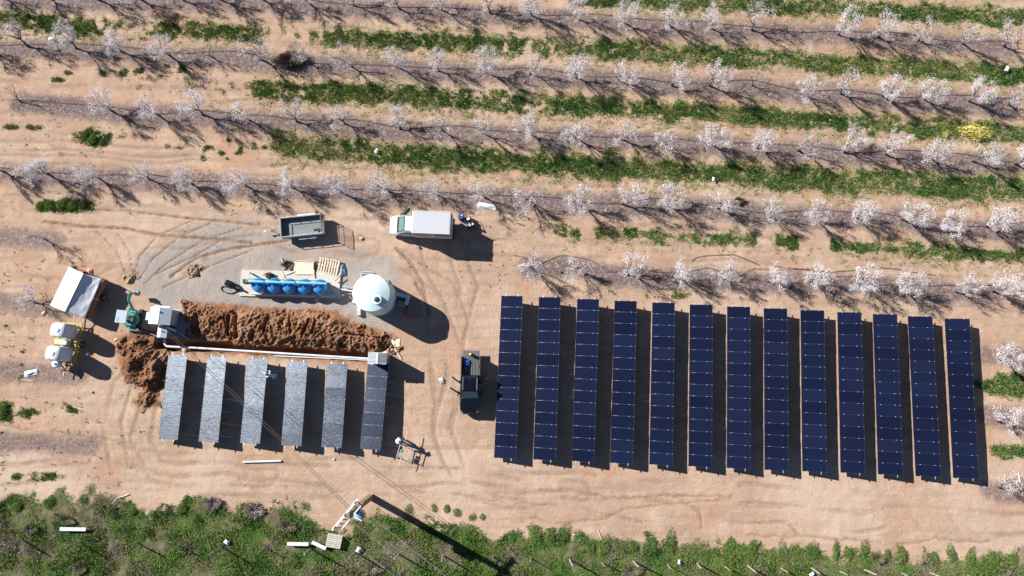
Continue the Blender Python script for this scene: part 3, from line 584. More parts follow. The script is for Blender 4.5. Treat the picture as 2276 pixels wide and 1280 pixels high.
# ------------------------------------------------------------------ solar tables
def panel_material():
    m = bpy.data.materials.new('solar_glass'); t, b = nodes_of(m); N = t.nodes.new; L = t.links.new
    tc = N('ShaderNodeTexCoord'); oi = N('ShaderNodeObjectInfo')
    sp = N('ShaderNodeSeparateXYZ'); L(tc.outputs['Object'], sp.inputs[0])
    def stripes(out, period, width):
        a = N('ShaderNodeMath'); a.operation = 'DIVIDE'; L(out, a.inputs[0]); a.inputs[1].default_value = period
        f = N('ShaderNodeMath'); f.operation = 'FRACT'; L(a.outputs[0], f.inputs[0])
        c = N('ShaderNodeMath'); c.operation = 'LESS_THAN'; L(f.outputs[0], c.inputs[0]); c.inputs[1].default_value = width; return c.outputs[0]
    s1 = stripes(sp.outputs[0], .165, .07); s2 = stripes(sp.outputs[1], .1655, .10)
    mx = N('ShaderNodeMath'); mx.operation = 'MAXIMUM'; L(s1, mx.inputs[0]); L(s2, mx.inputs[1])
    r = N('ShaderNodeMapRange'); r.inputs['To Min'].default_value = .8; r.inputs['To Max'].default_value = 1.25; L(oi.outputs['Random'], r.inputs[0])
    c = N('ShaderNodeMix'); c.data_type = 'RGBA'; c.inputs['A'].default_value = (.0055, .008, .026, 1); c.inputs['B'].default_value = (.011, .016, .038, 1); L(mx.outputs[0], c.inputs['Factor'])
    m2 = N('ShaderNodeMix'); m2.data_type = 'RGBA'; m2.blend_type = 'MULTIPLY'; m2.inputs['Factor'].default_value = 1; L(c.outputs['Result'], m2.inputs['A']); L(r.outputs[0], m2.inputs['B'])
    L(m2.outputs['Result'], b.inputs['Base Color'])
    mp = N('ShaderNodeMapping'); mp.inputs['Scale'].default_value = (2.0, 5.5, 1); L(tc.outputs['Object'], mp.inputs[0])
    ad = N('ShaderNodeVectorMath'); L(mp.outputs[0], ad.inputs[0]); L(oi.outputs['Random'], ad.inputs[1])
    n = N('ShaderNodeTexNoise'); n.inputs['Scale'].default_value = 3.; n.inputs['Detail'].default_value = 6; n.inputs['Roughness'].default_value = .7; L(ad.outputs[0], n.inputs['Vector'])
    rr = N('ShaderNodeMapRange'); 0; rr.inputs['From Min'].default_value = .35; rr.inputs['From Max'].default_value = .65; rr.inputs['To Min'].default_value = .27; rr.inputs['To Max'].default_value = .40; L(n.outputs['Fac'], rr.inputs[0]); 
    bp = N('ShaderNodeBump'); bp.inputs['Strength'].default_value = 1.; bp.inputs['Distance'].default_value = .008; L(n.outputs['Fac'], bp.inputs['Height']); 
    # fine conductor fingers run across each module: the sheen is spread along the row (anisotropic)
    gl = N('ShaderNodeBsdfAnisotropic'); gl.distribution = 'BECKMANN'; gl.inputs['Roughness'].default_value = .362; gl.inputs['Anisotropy'].default_value = .42
    gl.inputs['Color'].default_value = (.74, .86, 1, 1); L(bp.outputs[0], gl.inputs['Normal'])
    vt = N('ShaderNodeVectorTransform'); vt.vector_type = 'VECTOR'; vt.convert_from = 'OBJECT'; vt.convert_to = 'WORLD'; vt.inputs[0].default_value = (1, 0, 0); L(vt.outputs[0], gl.inputs['Tangent'])
    df = N('ShaderNodeBsdfDiffuse'); L(m2.outputs['Result'], df.inputs['Color'])
    fr = N('ShaderNodeFresnel'); fr.inputs['IOR'].default_value = 1.44; ms = N('ShaderNodeMixShader')
    m3 = N('ShaderNodeMapping'); m3.inputs['Scale'].default_value = (1.4, 9., 1); L(tc.outputs['Object'], m3.inputs[0])
    a3 = N('ShaderNodeVectorMath'); o3 = N('ShaderNodeVectorMath'); o3.operation = 'SCALE'; o3.inputs[0].default_value = (37, 53, 11); L(oi.outputs['Random'], o3.inputs['Scale']); L(m3.outputs[0], a3.inputs[0]); L(o3.outputs[0], a3.inputs[1])
    n3 = N('ShaderNodeTexNoise'); n3.inputs['Scale'].default_value = 2.2; n3.inputs['Detail'].default_value = 7; n3.inputs['Roughness'].default_value = .8; L(a3.outputs[0], n3.inputs['Vector'])
    r3 = N('ShaderNodeMapRange'); r3.inputs['From Min'].default_value = .36; r3.inputs['From Max'].default_value = .64; r3.inputs['To Min'].default_value = .12; r3.inputs['To Max'].default_value = 1.75; L(n3.outputs['Fac'], r3.inputs[0])
    mf = N('ShaderNodeMath'); mf.operation = 'MULTIPLY'; L(fr.outputs[0], mf.inputs[0]); L(r3.outputs[0], mf.inputs[1])
    L(mf.outputs[0], ms.inputs[0]); L(df.outputs[0], ms.inputs[1]); L(gl.outputs[0], ms.inputs[2]); L(ms.outputs[0], t.nodes['Material Output'].inputs[0])
    return m
M_GLASS = panel_material(); M_FRAME = mat('panel_frame', (.06, .065, .09), .45, .5, var=.05)
M_RAIL = mat('galvanised', (.55, .56, .57), .4, .6, var=.1); M_CLAMP = mat('clamp_steel', (.62, .64, .68), .3, .3, var=.03)
PL, PW, TILT = 2.0, 1.03, R(14)
def panel_mesh(pitch):
    mb = MB(); w = pitch-.005; h = .035; e = .014
    mb.mat(0).box((0, 0, 0), (PL-2*e, w-2*e, h-.008))
    mb.mat(1)
    for s in (-1, 1):
        mb.box((s*(PL-e)/2, 0, 0), (e, w, h)); mb.box((0, s*(w-e)/2, 0), (PL-2*e, e, h))
    return mb.mesh('solar_panel', [M_GLASS, M_FRAME])
def table(tl, bl, n, label, group, mesh, pitch_x=0.):
    z0 = .58; a = P(*tl, z0); b = P(*bl, z0); ax = (a-b); Lg = ax.length; rz = math.atan2(ax.y, ax.x)-math.pi/2
    t = thing('solar_table', (b.x, b.y, math.sin(pitch_x)*Lg/2), rz, label, 'solar table', group); pitch = Lg/n; t.rotation_euler = (-pitch_x, 0, rz)
    rot = Euler((0, -TILT, 0)); c, s = math.cos(TILT), math.sin(TILT)
    on = lambda u, v, k=0.: (u*c-k*s, v, z0+u*s+k*c)      # u across the slope from the low left edge, v along, k off the surface
    for i in range(n):
        p = link('solar_panel', mesh, t); p.location = on(PL/2, (i+.5)*pitch)
        p.rotation_euler = (random.gauss(0, .006), -TILT+random.gauss(0, .008), 0)
    for u in (PL*.2, PL*.78):
        m = MB(); q = on(u, 0, -.055); m.box((0, Lg/2, 0), (.05, Lg+.34, .06)); o = m.build('rail', M_RAIL, t); o.location = (q[0], 0, q[2]); o.rotation_euler = (0, -TILT, 0)
    k = max(3, int(Lg/2.6)+1)
    for i in range(k):
        v = .4+(Lg-.8)*i/(k-1); m = MB()
        for u in (PL*.2, PL*.78):
            q = on(u, v, -.12); m.box((q[0], v, q[2]/2-.25), (.07, .07, q[2]+.5))
        q0, q1 = on(.1, v, -.11), on(PL-.1, v, -.11); m.tube(q0, q1, .03, n=4); m.tube((on(PL*.2, v)[0], v, .15), on(PL*.7, v, -.12), .02, n=4)
        m.build('support_leg', M_RAIL, t)
    m = MB()
    for i in range(n+1):
        for u in (PL*.2, PL*.78):
            m.box(on(u, i*pitch+(.03 if i == 0 else -.03 if i == n else 0), .026), (.07, .035, .02), ry=-TILT)
        if 0 < i < n: m.box(on(PL-.02, i*pitch, .01), (.03, .05, .03), ry=-TILT)
    tag(m.build('panel_clamps', M_CLAMP, t), kind='stuff')
    return t
xt = [1114.5,1198,1283,1366,1450,1533,1616,1697.5,1779,1861,1940,2017.5,2099.5]; yt = [657,660,664,668,672,676.5,681,685,689,693.5,698,703,708]
xb = [1098,1185.5,1270,1356,1443,1530,1615,1699,1783,1868,1951.5,2035,2118.5]; yb = [1017.5,1021,1024.5,1028.5,1032,1036,1040,1044,1047,1050,1054,1058,1062]
pm14 = panel_mesh((P(xt[6], yt[6], .58)-P(xb[6], yb[6], .58)).length/14)
for i in range(13):
    table((xt[i], yt[i]), (xb[i], yb[i]), 14, f'long dark blue solar table, {ORD[i+1]} from the left of thirteen in the right array', 'solar tables of the right array', pm14)
xt6 = [373,460,551,639,727,817]; yt6 = [788,793,797,803.5,808.5,809]; xb6 = [354,443,535,626,715,800.5]; yb6 = [976,982,984.5,990,993.5,998]
pm7 = panel_mesh((P(xt6[3], yt6[3], .58)-P(xb6[3], yb6[3], .58)).length/7)
for i in range(6):
    look = 'glaring silvery' if i < 3 else 'blue grey'
    table((xt6[i], yt6[i]), (xb6[i], yb6[i]), 7, f'short {look} solar table, {ORD[i+1]} from the left of six beside the trench', 'solar tables of the left array', pm7, R(2.0))
# ------------------------------------------------------------------ shared materials for built things
M_WHITE = mat('white_paint', (.66, .67, .68), .35, var=.03, coat=.3); M_WHITEP = mat('white_plastic', (.60, .63, .67), .5, var=.04)
M_BLACK = mat('black_paint', (.005, .006, .010), .22, var=.1, coat=.25); M_TYRE = mat('tyre', (.025, .025, .027), .85, var=.2)
M_DARK = mat('dark_plastic', (.02, .021, .024), .6, var=.2); M_WINDOW = mat('vehicle_glass', (.10, .19, .19), .08, var=.05, spec=.8)
M_GREY = mat('grey_steel', (.20, .23, .27), .45, .5, var=.15); M_LGREY = mat('light_steel', (.52, .54, .56), .45, .4, var=.15)
M_CONC = mat('concrete', (.48, .455, .41), .9, var=.12, scale=3, bump=.3, bscale=20); M_WOOD = mat('pale_timber', (.60, .49, .35), .8, var=.18, scale=4, bump=.2, obj_var=.12)
M_BWOOD = mat('brown_boards', (.24, .14, .07), .85, var=.25, scale=5); M_RUST = mat('rusty_steel', (.26, .17, .14), .85, var=.4, scale=8)
M_BLUE = mat('blue_enamel', (.035, .22, .55), .3, var=.08, coat=.4); M_LBLUE = mat('light_blue_enamel', (.15, .50, .70), .35, var=.06, coat=.3)
M_RED = mat('red_print', (.55, .05, .06), .5, var=.05); M_CHROME = mat('chrome', (.75, .76, .78), .18, .9, var=.02)
M_RUB = mat('black_hose', (.02, .019, .018), .7, var=.2); M_HOSE = mat('dusty_hose', (.055, .045, .042), .8, var=.3); M_SKIN = mat('skin', (.36, .2, .13), .6, var=.05)

def wheel(parent, x, y, r=.33, w=.22, name='wheel', rim=M_CHROME):
    m = MB(); m.loft([[(x+rr*math.cos(a), y+t, r+rr*math.sin(a)) for a in [2*math.pi*i/18 for i in range(18)]] for rr, t in ((r*.6, -w/2), (r*.93, -w/2), (r, -w/3), (r, w/3), (r*.93, w/2), (r*.6, w/2))])
    o = m.build(name, M_TYRE, parent, True)
    m = MB(); s = 1 if y > 0 else -1
    m.loft([[(x+rr*math.cos(a), y+t*s, r+rr*math.sin(a)) for a in [2*math.pi*i/14 for i in range(14)]] for rr, t in ((r*.62, -w/2.2), (r*.62, w/2+.008), (r*.5, w/2-.03), (r*.15, w/2+.01))])
    m.build('rim', rim, o, True); return o

# ------------------------------------------------------------------ white box truck (front to the left)
def box_truck():
    p = P(941, 508, .0); t = thing('box_truck', (p.x, p.y, 0), R(180-2.4), 'white box truck with its far cab door open, right of the grey trailer', 'truck')
    hw = .88
    # x forward. body lower, hood, cab by lofted sections (y half width, z low, z high)
    def sec(x, w, z0, z1, k=.12): return [(x, -w, z0), (x, w, z0), (x, w, z1-k), (x, w-k, z1), (x, -w+k, z1), (x, -w, z1-k)]
    MB().loft([sec(2.95, .70, .38, .80), sec(2.88, .80, .32, .98), sec(2.55, hw, .3, 1.08), sec(2.1, hw, .3, 1.14), sec(.8, hw, .3, 1.18), sec(.78, hw, .3, 1.18)]).build('body', M_WHITE, t, True)
    MB().loft([sec(2.2, hw-.05, 1.1, 1.16, .03), sec(1.45, hw-.14, 1.12, 1.86, .1), sec(1.3, hw-.15, 1.12, 1.92, .12), sec(.74, hw-.14, 1.12, 1.94, .12)]).build('cab', M_WHITE, t, True)
    m = MB(); m.quad((2.20, -.78, 1.172), (2.20, .78, 1.172), (1.45, .67, 1.89), (1.45, -.67, 1.89)); wf = m.build('windscreen_seal', M_DARK, t); m = MB(); m.quad((2.08, -.66, 1.30), (2.08, .66, 1.30), (1.54, .56, 1.822), (1.54, -.56, 1.822)); ws = m.build('windscreen', M_WINDOW, t)
    m = MB(); m.box((2.23, 0, 1.175), (.1, 1.5, .03)); m.tube((2.2, -.5, 1.21), (2.0, .1, 1.37), .012, n=4); m.tube((2.2, .1, 1.21), (2.0, .6, 1.37), .012, n=4); m.build('wiper', M_DARK, ws)
    for s in (-1, 1):
        m = MB(); m.prism([(1.95, 1.2), (1.42, 1.72), (.9, 1.76), (.9, 1.2)], s*(hw-.10), s*(hw-.03)); m.build('side_window', M_WINDOW, t)
        m = MB(); m.box((1.95, s*(hw+.13), 1.25), (.1, .24, .2), bev=.04); m.build('mirror', M_DARK, t)
        m = MB(); m.box((2.86, s*.6, .82), (.12, .3, .18), bev=.05); m.build('headlight', M_CHROME, t)
        for x in (2.1, -1.75): wheel(t, x, s*(hw-.1), .33)
    m = MB(); m.box((2.98, 0, .48), (.14, 1.62, .24), bev=.06); m.build('front_bumper', M_LGREY, t, True)
    m = MB(); m.box((-1.0, 0, .52), (3.7, 1.0, .16)); m.box((-2.86, 0, .5), (.2, 1.9, .12)); m.build('chassis', M_DARK, t)
    b = MB().box((-1.05, 0, 1.68), (3.5, 2.06, 2.02), bev=.06).build('cargo_box', M_WHITE, t, False)
    m = MB(); m.box((-1.05, 0, 2.7), (3.32, 1.9, .02)); m.build('roof_sheet', mat('dusty_roof', (.45, .47, .51), .5, var=.08), b)
    for y in (-1.0, 1.0):
        m = MB(); m.box((-1.05, y, 2.70), (3.46, .05, .045)); m.build('roof_rail', M_WHITE, b)
    # print on the side that faces down the picture (vehicle left)
    yy = 1.034
    m = MB(); m.box((-.28, yy, 1.99), (1.66, .006, .36)); m.build('red_band', M_RED, b)
    m = MB(); r_ = random.Random(4); x = .52
    while x > -1.05:
        w_ = r_.choice((.09, .11, .13)); m.box((x-.02, yy, 2.42), (.035, .006, .36)); m.box((x-w_/2, yy, 2.42+r_.choice((-.15, 0, .15))), (w_*.9, .006, .06)); m.box((x-w_, yy, 2.42), (.035, .006, r_.choice((.36, .36, .22)))); x -= w_+.09
    m.build('lettering', mat('dark_print', (.10, .05, .07), .5), b)
    m = MB(); x = .3
    while x > -.55: m.box((x, yy, 1.55), (.04, .006, .26)); m.box((x-.04, yy, 1.55+r_.choice((-.1, .1, 0))), (.08, .006, .06)); x -= .13
    m.box((-.5, yy, 1.35), (.14, .006, .07)); m.build('lettering', MATS['dark_print'], b)
    m = MB(); m.box((-2.02, yy, 2.05), (1.5, .006, 1.0)); m.build('picture_panel', mat('grey_print', (.28, .33, .34), .6, var=.5, scale=7), b)
    m = MB()
    for k in range(5): m.loft([[(-1.55-.24*k+rr*math.cos(a), yy+tt, 1.95+.06*(k % 2)+rr*2.0*math.sin(a)) for a in [2*math.pi*i/12 for i in range(12)]] for rr, tt in ((.13, .004), (.13, .009), (.05, .009), (.05, .004))])
    m.build('picture_panel', mat('print_motif', (.07, .10, .11), .6, var=.4, scale=9), b)
    m = MB(); m.box((-2.84, 0, 1.6), (.03, 1.9, 1.75)); m.tube((-2.87, .2, 1.0), (-2.87, .2, 2.2), .02); m.build('rear_door', M_LGREY, b)
    # open cab door on the far side
    m = MB(); m.box((-.55, 0, .75), (1.1, .07, .95), bev=.03); d = m.build('cab_door', M_WHITE, t); d.location = (1.86, -hw, 0); d.rotation_euler = (0, 0, R(57))
    m = MB(); m.box((-.5, 0, 1.45), (.8, .03, .42)); m.build('window', M_WINDOW, d); m = MB(); m.box((-.55, .045, .72), (.9, .03, .7)); m.build('door_lining', M_DARK, d)
box_truck()
# drum and tool cart behind the truck
p = P(1026, 486); t = thing('drum', p, .2, 'blue plastic drum standing behind the white box truck', 'drum')
MB().lathe([(.24, 0), (.28, .05), (.28, .28), (.295, .3), (.28, .32), (.28, .6), (.295, .62), (.28, .64), (.27, .85), (.24, .88)], n=18).build('body', mat('drum_blue', (.02, .07, .19), .45, var=.1), t, True)
MB().lathe([(.07, .88), (.07, .92), (.05, .93)], (.1, .08, 0), 10).build('cap', M_WHITEP, t)
p = P(1044, 497); t = thing('tool_cart', p, R(-65), 'dark cluttered tool cart behind the white box truck', 'cart')
m = MB()
for x in (-.5, .5):
    for y in (-.3, .3): m.tube((x, y, 0), (x, y, .75), .025, n=6)
m.tube((-.5, -.3, .75), (.5, -.3, .75), .025); m.tube((-.5, .3, .75), (.5, .3, .75), .025); m.build('frame', M_DARK, t)
m = MB(); m.box((0, 0, .35), (1.0, .6, .4), bev=.05); m.build('engine_block', M_DARK, t)
m = MB(); m.box((-.3, .05, .66), (.22, .3, .16), bev=.03); m.build('tool_box', M_WHITEP, t)
m = MB(); m.box((.28, -.1, .64), (.3, .22, .14), rz=.5, bev=.03); m.build('tool_box', M_LGREY, t)
m = MB(); m.lathe([(.1, .55), (.1, .78), (.03, .82)], (.35, .22, 0), 10); m.build('canister', M_WHITEP, t)

# ------------------------------------------------------------------ grey cage trailer
def cage_trailer():
    L_, W_, zt = 3.85, 1.82, 1.25
    c = (P(619.3, 484, zt)+P(713, 473, zt)+P(719, 517, zt)+P(624.6, 529, zt))/4
    t = thing('cage_trailer', (c.x, c.y, 0), R(6.0), 'grey steel trailer with open railed sides, left of the white box truck', 'trailer')
    m = MB(); 
    for i in range(12): pass
    m.box((0, 0, .48), (L_, W_, .1)); m.tube((-L_/2, .5, .45), (-L_/2-1.25, 0, .45), .045, n=6); m.tube((-L_/2, -.5, .45), (-L_/2-1.25, 0, .45), .045, n=6); m.build('chassis', M_GREY, t)
    for i in range(9):
        m = MB(); m.box((0, -W_/2+.1+i*(W_-.2)/8, .545), (L_-.08, (W_-.2)/8-.018, .03)); m.build('floor_plank', mat('floor_planks', (.19, .21, .22), .7, var=.15, obj_var=.1), t)
    for s in (-1, 1):
        m = MB(); m.box((0, s*W_/2, .77), (L_, .035, .48)); m.build('side_wall', M_GREY, t)
        m = MB(); m.tube((-L_/2, s*W_/2, zt), (L_/2, s*W_/2, zt), .032, n=6)
        for i in range(5): x = -L_/2+L_*i/4; m.tube((x, s*W_/2, .5), (x, s*W_/2, zt), .028, n=6)
        m.build('side_rail', M_LGREY, t)
        m = MB(); 
        for x in (-.05, .8): m.box((x+.02, s*(W_/2+.16), .72), (.8, .26, .04)); 
        m.build('mudguard', M_LGREY, t)
        for x in (-.03, .78): wheel(t, x, s*(W_/2+.16), .31, .2)
    m = MB(); m.box((-L_/2, 0, .77), (.035, W_, .48)); m.build('front_wall', M_GREY, t)
    m = MB(); m.tube((-L_/2, -W_/2, zt), (-L_/2, W_/2, zt), .032, n=6); m.tube((-L_/2, 0, .5), (-L_/2, 0, zt), .025, n=6); m.build('front_rail', M_LGREY, t)
    m = MB(); x = L_/2+.05
    for z in (.5, 1.85): m.tube((x, -W_/2, z), (x, W_/2, z), .035, n=6)
    for i in range(9): y = -W_/2+W_*i/8; m.tube((x, y, .5), (x, y, 1.85), .03, n=5)
    for z in (.85, 1.2): m.tube((x, -W_/2, z), (x, W_/2, z), .02, n=5)
    m.box((x, 0, .62), (.03, W_, .25)); m.build('loading_ramp', M_GREY, t)
    m = MB(); m.tube((-L_/2-1.25, 0, .45), (-L_/2-1.65, 0, .45), .05, n=6); m.box((-L_/2-1.6, 0, .5), (.22, .14, .1)); m.tube((-L_/2-1.1, .1, 0), (-L_/2-1.1, .1, .75), .035, n=6); m.build('hitch', M_LGREY, t)
    m = MB(); m.box((1.2, -.35, .6), (.55, .16, .08), rz=.1, bev=.03); m.box((1.4, -.45, .6), (.3, .2, .06), rz=.6); q = m.build('sack', M_DARK, None)
    q.parent = t
cage_trailer()

# ------------------------------------------------------------------ irrigation filter station
SL_RZ = R(-1.6)
c0 = P(646, 632)
tag(MB().box((0, 0, .07), (9.2, 2.45, .16), bev=.02).build('concrete_slab', M_CONC), 'pale concrete slab under the blue filter battery', 'slab')
bpy.data.objects['concrete_slab'].location = (c0.x, c0.y, 0); bpy.data.objects['concrete_slab'].rotation_euler = (0, 0, SL_RZ)
def filters():
    zt = 1.5; cs = [P(a, b, zt) for a, b in ((573.5,631),(608,632),(640,633.5),(673.5,635),(707,636.5))]
    mid = cs[2]; t = thing('filter_battery', (mid.x, mid.y, .15), SL_RZ, 'row of five blue sand filters joined by a light blue manifold pipe', 'filter battery')
    xs = [-2.78, -1.39, 0, 1.39, 2.78]
    for x in xs:
        m = MB(); m.lathe([(.02, .22), (.35, .25), (.6, .38), (.675, .52), (.675, 1.0), (.62, 1.16), (.45, 1.3), (.2, 1.39), (.06, 1.41)], (x, 0, 0), 26); v = m.build('filter_vessel', M_BLUE, t, True)
        m = MB(); m.lathe([(.13, 1.36), (.13, 1.46), (.05, 1.5)], (x, 0, 0), 12); m.build('top_port', M_LBLUE, v, True)
        m = MB(); m.tube((x-.05, -.56, .72), (x-.05, -.70, .72), .17, n=16); m.build('manhole', M_LBLUE, v, True)
        m = MB(); m.tube((x-.05, -.70, .72), (x-.05, -.715, .72), .10, n=12); m.build('manhole_cover', M_WHITEP, v, True)
        m = MB()
        for a in range(4): an = math.pi/4+a*math.pi/2; m.tube((x+.5*math.cos(an), .5*math.sin(an), 0), (x+.48*math.cos(an), .48*math.sin(an), .5), .035, n=6)
        m.build('leg', M_BLUE, v)
        m = MB(); m.tube((x+.1, .18, 1.35), (x+.1, .18, 1.6), .06, n=8); m.build('riser', M_LBLUE, t)
    for a, b in ((-3.6, -2.12), (-2.1, .72), (.74, 3.55)):
        m = MB(); m.tube((a, .18, 1.64), (b, .18, 1.64), .115, n=14)
        for e in (a, b): m.tube((e-.03, .18, 1.64), (e+.03, .18, 1.64), .165, n=14)
        m.build('manifold_pipe', M_LBLUE, t, True)
    m = MB(); m.tube((-3.55, .42, 1.62), (3.5, .42, 1.62), .03, n=6); m.build('control_line', M_RUB, t)
    m = MB(); m.tube((-3.6, -.75, .25), (3.9, -.75, .25), .10, n=12); m.build('drain_pipe', M_LGREY, t, True)
    m = MB(); m.box((-3.85, .2, 1.3), (.35, .4, .7), bev=.06); m.tube((-3.8, .2, 0), (-3.8, .2, 1.2), .1); m.build('valve', M_DARK, t)
    m = MB(); m.box((3.7, .2, 1.3), (.2, .25, .5), bev=.04); m.tube((3.7, .2, .1), (3.7, .2, 1.2), .08); m.tube((3.75, .15, .9), (4.1, -.5, .2), .05); m.build('valve', M_GREY, t)
filters()
def rod(name, a, b, za, zb, r, mt, label, cat, group=None, n=10):
    A = P(*a, za); B = P(*b, zb); o = MB().tube((0, 0, 0), B-A, r, n=n).build(name, mt, smooth=True); o.location = A; return tag(o, label, cat, group)
rod('pipe', (607,650.5), (764,656.5), .35, .35, .075, M_LGREY, 'upper grey pipe lying along the front of the filter slab', 'pipe')
rod('pipe', (598,654.5), (758,660.5), .28, .28, .075, M_LGREY, 'lower grey pipe lying along the front of the filter slab', 'pipe')
o = tag(MB().box((0, 0, 0), (.42, .55, .03), rx=.15).build('board', mat('grey_board', (.36, .35, .34), .8)), 'small grey board resting on the pipes before the filters', 'board'); o.location = P(706.5, 661, .48); o.rotation_euler = (0, 0, R(-3))
p = P(518, 634); t = thing('pump', p, R(-25), 'dark electric pump with ribbed motor at the left end of the slab', 'pump')
m = MB(); m.tube((-.5, 0, .55), (.05, 0, .55), .25, n=16); m.build('motor', mat('motor_blue', (.05, .075, .12), .5, var=.2), t, True)
for i in range(8):
    m = MB(); m.tube((-.42+.06*i, 0, .55), (-.40+.06*i, 0, .55), .29, n=16); m.build('cooling_fin', M_DARK, t)
m = MB(); m.tube((.05, 0, .55), (.45, 0, .5), .3, .16, 14); m.tube((.3, 0, .5), (.95, 0, .55), .1); m.build('pump_housing', M_DARK, t, True)
m = MB(); m.box((-.05, 0, .14), (1.1, .55, .28)); m.build('base', M_GREY, t)
hose = [(534,641),(527,647),(516,652),(504,651),(494,646),(491,640),(495,636),(504,637),(512,640)]
o = tag(MB().path([P(a, b, .06) for a, b in hose], .045, 6).build('hose', M_RUB, smooth=True), 'black hose looped on the gravel below the pump', 'hose')
p = P(562, 609); t = thing('vent_post', p, 0, 'short white post at the back of the filter slab', 'post'); MB().tube((0, 0, 0), (0, 0, .9), .08, n=12).build('post', M_WHITEP, t); MB().tube((0, 0, .9), (0, 0, .97), .11, .06, 12).build('cap', M_WHITEP, t)
bush('rubbish_heap', P(600, 613, .15), .62, .36, .8, 'dark brown heap of packaging scraps on the back of the filter slab', 'rubbish', var=(leaf_ball(730, 260, .75, .8, .6, ramp_mat('scraps', [(0., (.04, .025, .02)), (.6, (.13, .06, .045)), (1., (.3, .17, .13))]), .13, 0, 1), stems(730, .4)))
def pallet(px, py, rz, lx, ly, z, nb, label, mt, gap=.45):
    p = P(px, py, z); t = thing('pallet', p, rz, label, 'pallet', None)
    for i in range(nb):
        m = MB(); m.box((-lx/2+lx/nb/2+i*lx/nb*(1+.0), 0, .125), (lx/nb*(1-gap), ly, .028)); m.build('deck_board', mt, t)
    for y in (-ly/2+.05, 0, ly/2-.05):
        m = MB(); m.box((0, y, .06), (lx, .1, .09)); m.build('stringer', mt, t)
    for s in (-1, 1):
        m = MB(); m.box((s*(lx/2-.06), 0, .005), (.1, ly, .022)); m.build('bottom_board', mt, t)
    return t
t = pallet(731, 592, R(-11), 2.0, 1.4, .1, 8, 'pale wooden pallet lying behind the right half of the filters', M_WOOD)
t.rotation_euler = (R(5), R(-3), R(-11))
t = pallet(676, 597, R(-2), 1.9, 1.25, .05, 7, 'pale wooden pallet under the plywood sheet behind the filters', M_WOOD, .3)
o = tag(MB().box((0, 0, 0), (1.65, 1.1, .02)).build('plywood_sheet', mat('plywood', (.70, .60, .43), .75, var=.08)), 'cream plywood sheet on the left pallet behind the filters', 'plywood'); o.location = P(677, 596, .24); o.rotation_euler = (R(2), 0, R(2))
rod('plank', (624,573), (635,594), .08, .12, .05, M_WOOD, 'pale timber leaning over the dark twigs behind the filters', 'plank', n=4)
for i, (a, b, z, l) in enumerate([((628,598),(640,590),.1,'short pale plank left of the plywood, upper one'),((634,611),(660,601),.18,'pale plank lying below the plywood sheet'),((625,602),(632,616),.15,'short pale plank crossing the slab edge left of the plywood'),((655,580),(700,577),.2,'pale plank lying above the plywood sheet'),((640,600),(652,588),.16,'short pale plank between the twigs and the plywood'),((664,586),(690,583),.22,'narrow pale plank lying along the top of the plywood'),((698,600),(697,616),.22,'pale plank standing between the plywood and the right pallet'),((745,625),(757,612),.35,'dark plank leaning at the right end of the slab')]):
    rod('plank', a, b, z, z+.05, .05, M_WOOD if i < 7 else M_BWOOD, l, 'plank', n=4)
def cloth(name, px, py, sx, sy, h, mt, label, cat, seed, rz=0., z=.02):
    r = np.random.default_rng(seed); n = 12; u, v = np.meshgrid(np.linspace(-1, 1, n), np.linspace(-1, 1, n))
    x = u*sx/2*(1+.25*vnoise(v*1.5+seed, u*0+1, seed)); y = v*sy/2*(1+.25*vnoise(u*1.5, v*0+seed, seed+1)); z_ = h*fbm(u*2+seed, v*2, 1.1, seed, 3)*np.clip(1.3-np.hypot(u, v), .05, 1)
    ii = np.arange(n*n).reshape(n, n); f = np.stack([ii[:-1, :-1].ravel(), ii[:-1, 1:].ravel(), ii[1:, 1:].ravel(), ii[1:, :-1].ravel()], 1)
    me = np_mesh(name, np.stack([x.ravel(), y.ravel(), z_.ravel()], 1), f, mt, smooth=True)
    o = tag(link(name, me), label, cat); o.location = P(px, py, z); o.rotation_euler = (0, 0, rz)
    sm = o.modifiers.new('thick', 'SOLIDIFY'); sm.thickness = .012; return o
M_TARPB = mat('blue_tarp', (.16, .25, .36), .6, var=.2)
cloth('tarp', 760, 600, .55, 1.0, .5, M_TARPB, 'crumpled blue grey tarp beside the right pallet', 'tarp', 5, .3, .05)

# ------------------------------------------------------------------ water tank
p = (P(825.5, 651, 3.45)); p.z = 0
t = thing('water_tank', p, 0, 'big round white water tank with black lid and long shadow', 'tank')
M_TANK = mat('tank_plastic', (.60, .75, .77), .45, var=.05, scale=3)
m = MB(); prof = [(1.66, 0.0), (1.66, .1)]
for k in range(8): z = .12+k*.42; prof += [(1.66, z), (1.645, z+.03), (1.645, z+.07), (1.66, z+.1)]
prof += [(1.66, 3.4), (1.62, 3.47), (1.1, 3.68), (.6, 3.82), (.2, 3.88), (.01, 3.89)]
m.lathe(prof, n=56); m.build('shell', M_TANK, t, True)
lx, ly = .56, -.62
m = MB(); m.lathe([(.44, 3.55), (.42, 3.82), (.34, 3.86), (.3, 3.86)], (lx, ly, 0), 24); m.build('manhole_neck', M_TANK, t, True)
m = MB(); m.lathe([(.24, 3.84), (.24, 3.90), (.2, 3.93), (.02, 3.93)], (lx, ly, 0), 20); m.build('lid', M_DARK, t, True)
m = MB()
for a in range(10): pass
m.box((1.18, -1.19, 2.9), (.42, .012, .14), rz=R(45)); m.build('label_mark', M_DARK, t)
def slabpiece(name, px, py, d, rz, mt, label, cat, z=None):
    o = tag(MB().box((0, 0, d[2]/2), d, bev=.01).build(name, mt), label, cat); q = P(px, py); o.location = (q.x, q.y, 0 if z is None else z); o.rotation_euler = (0, 0, rz); return o
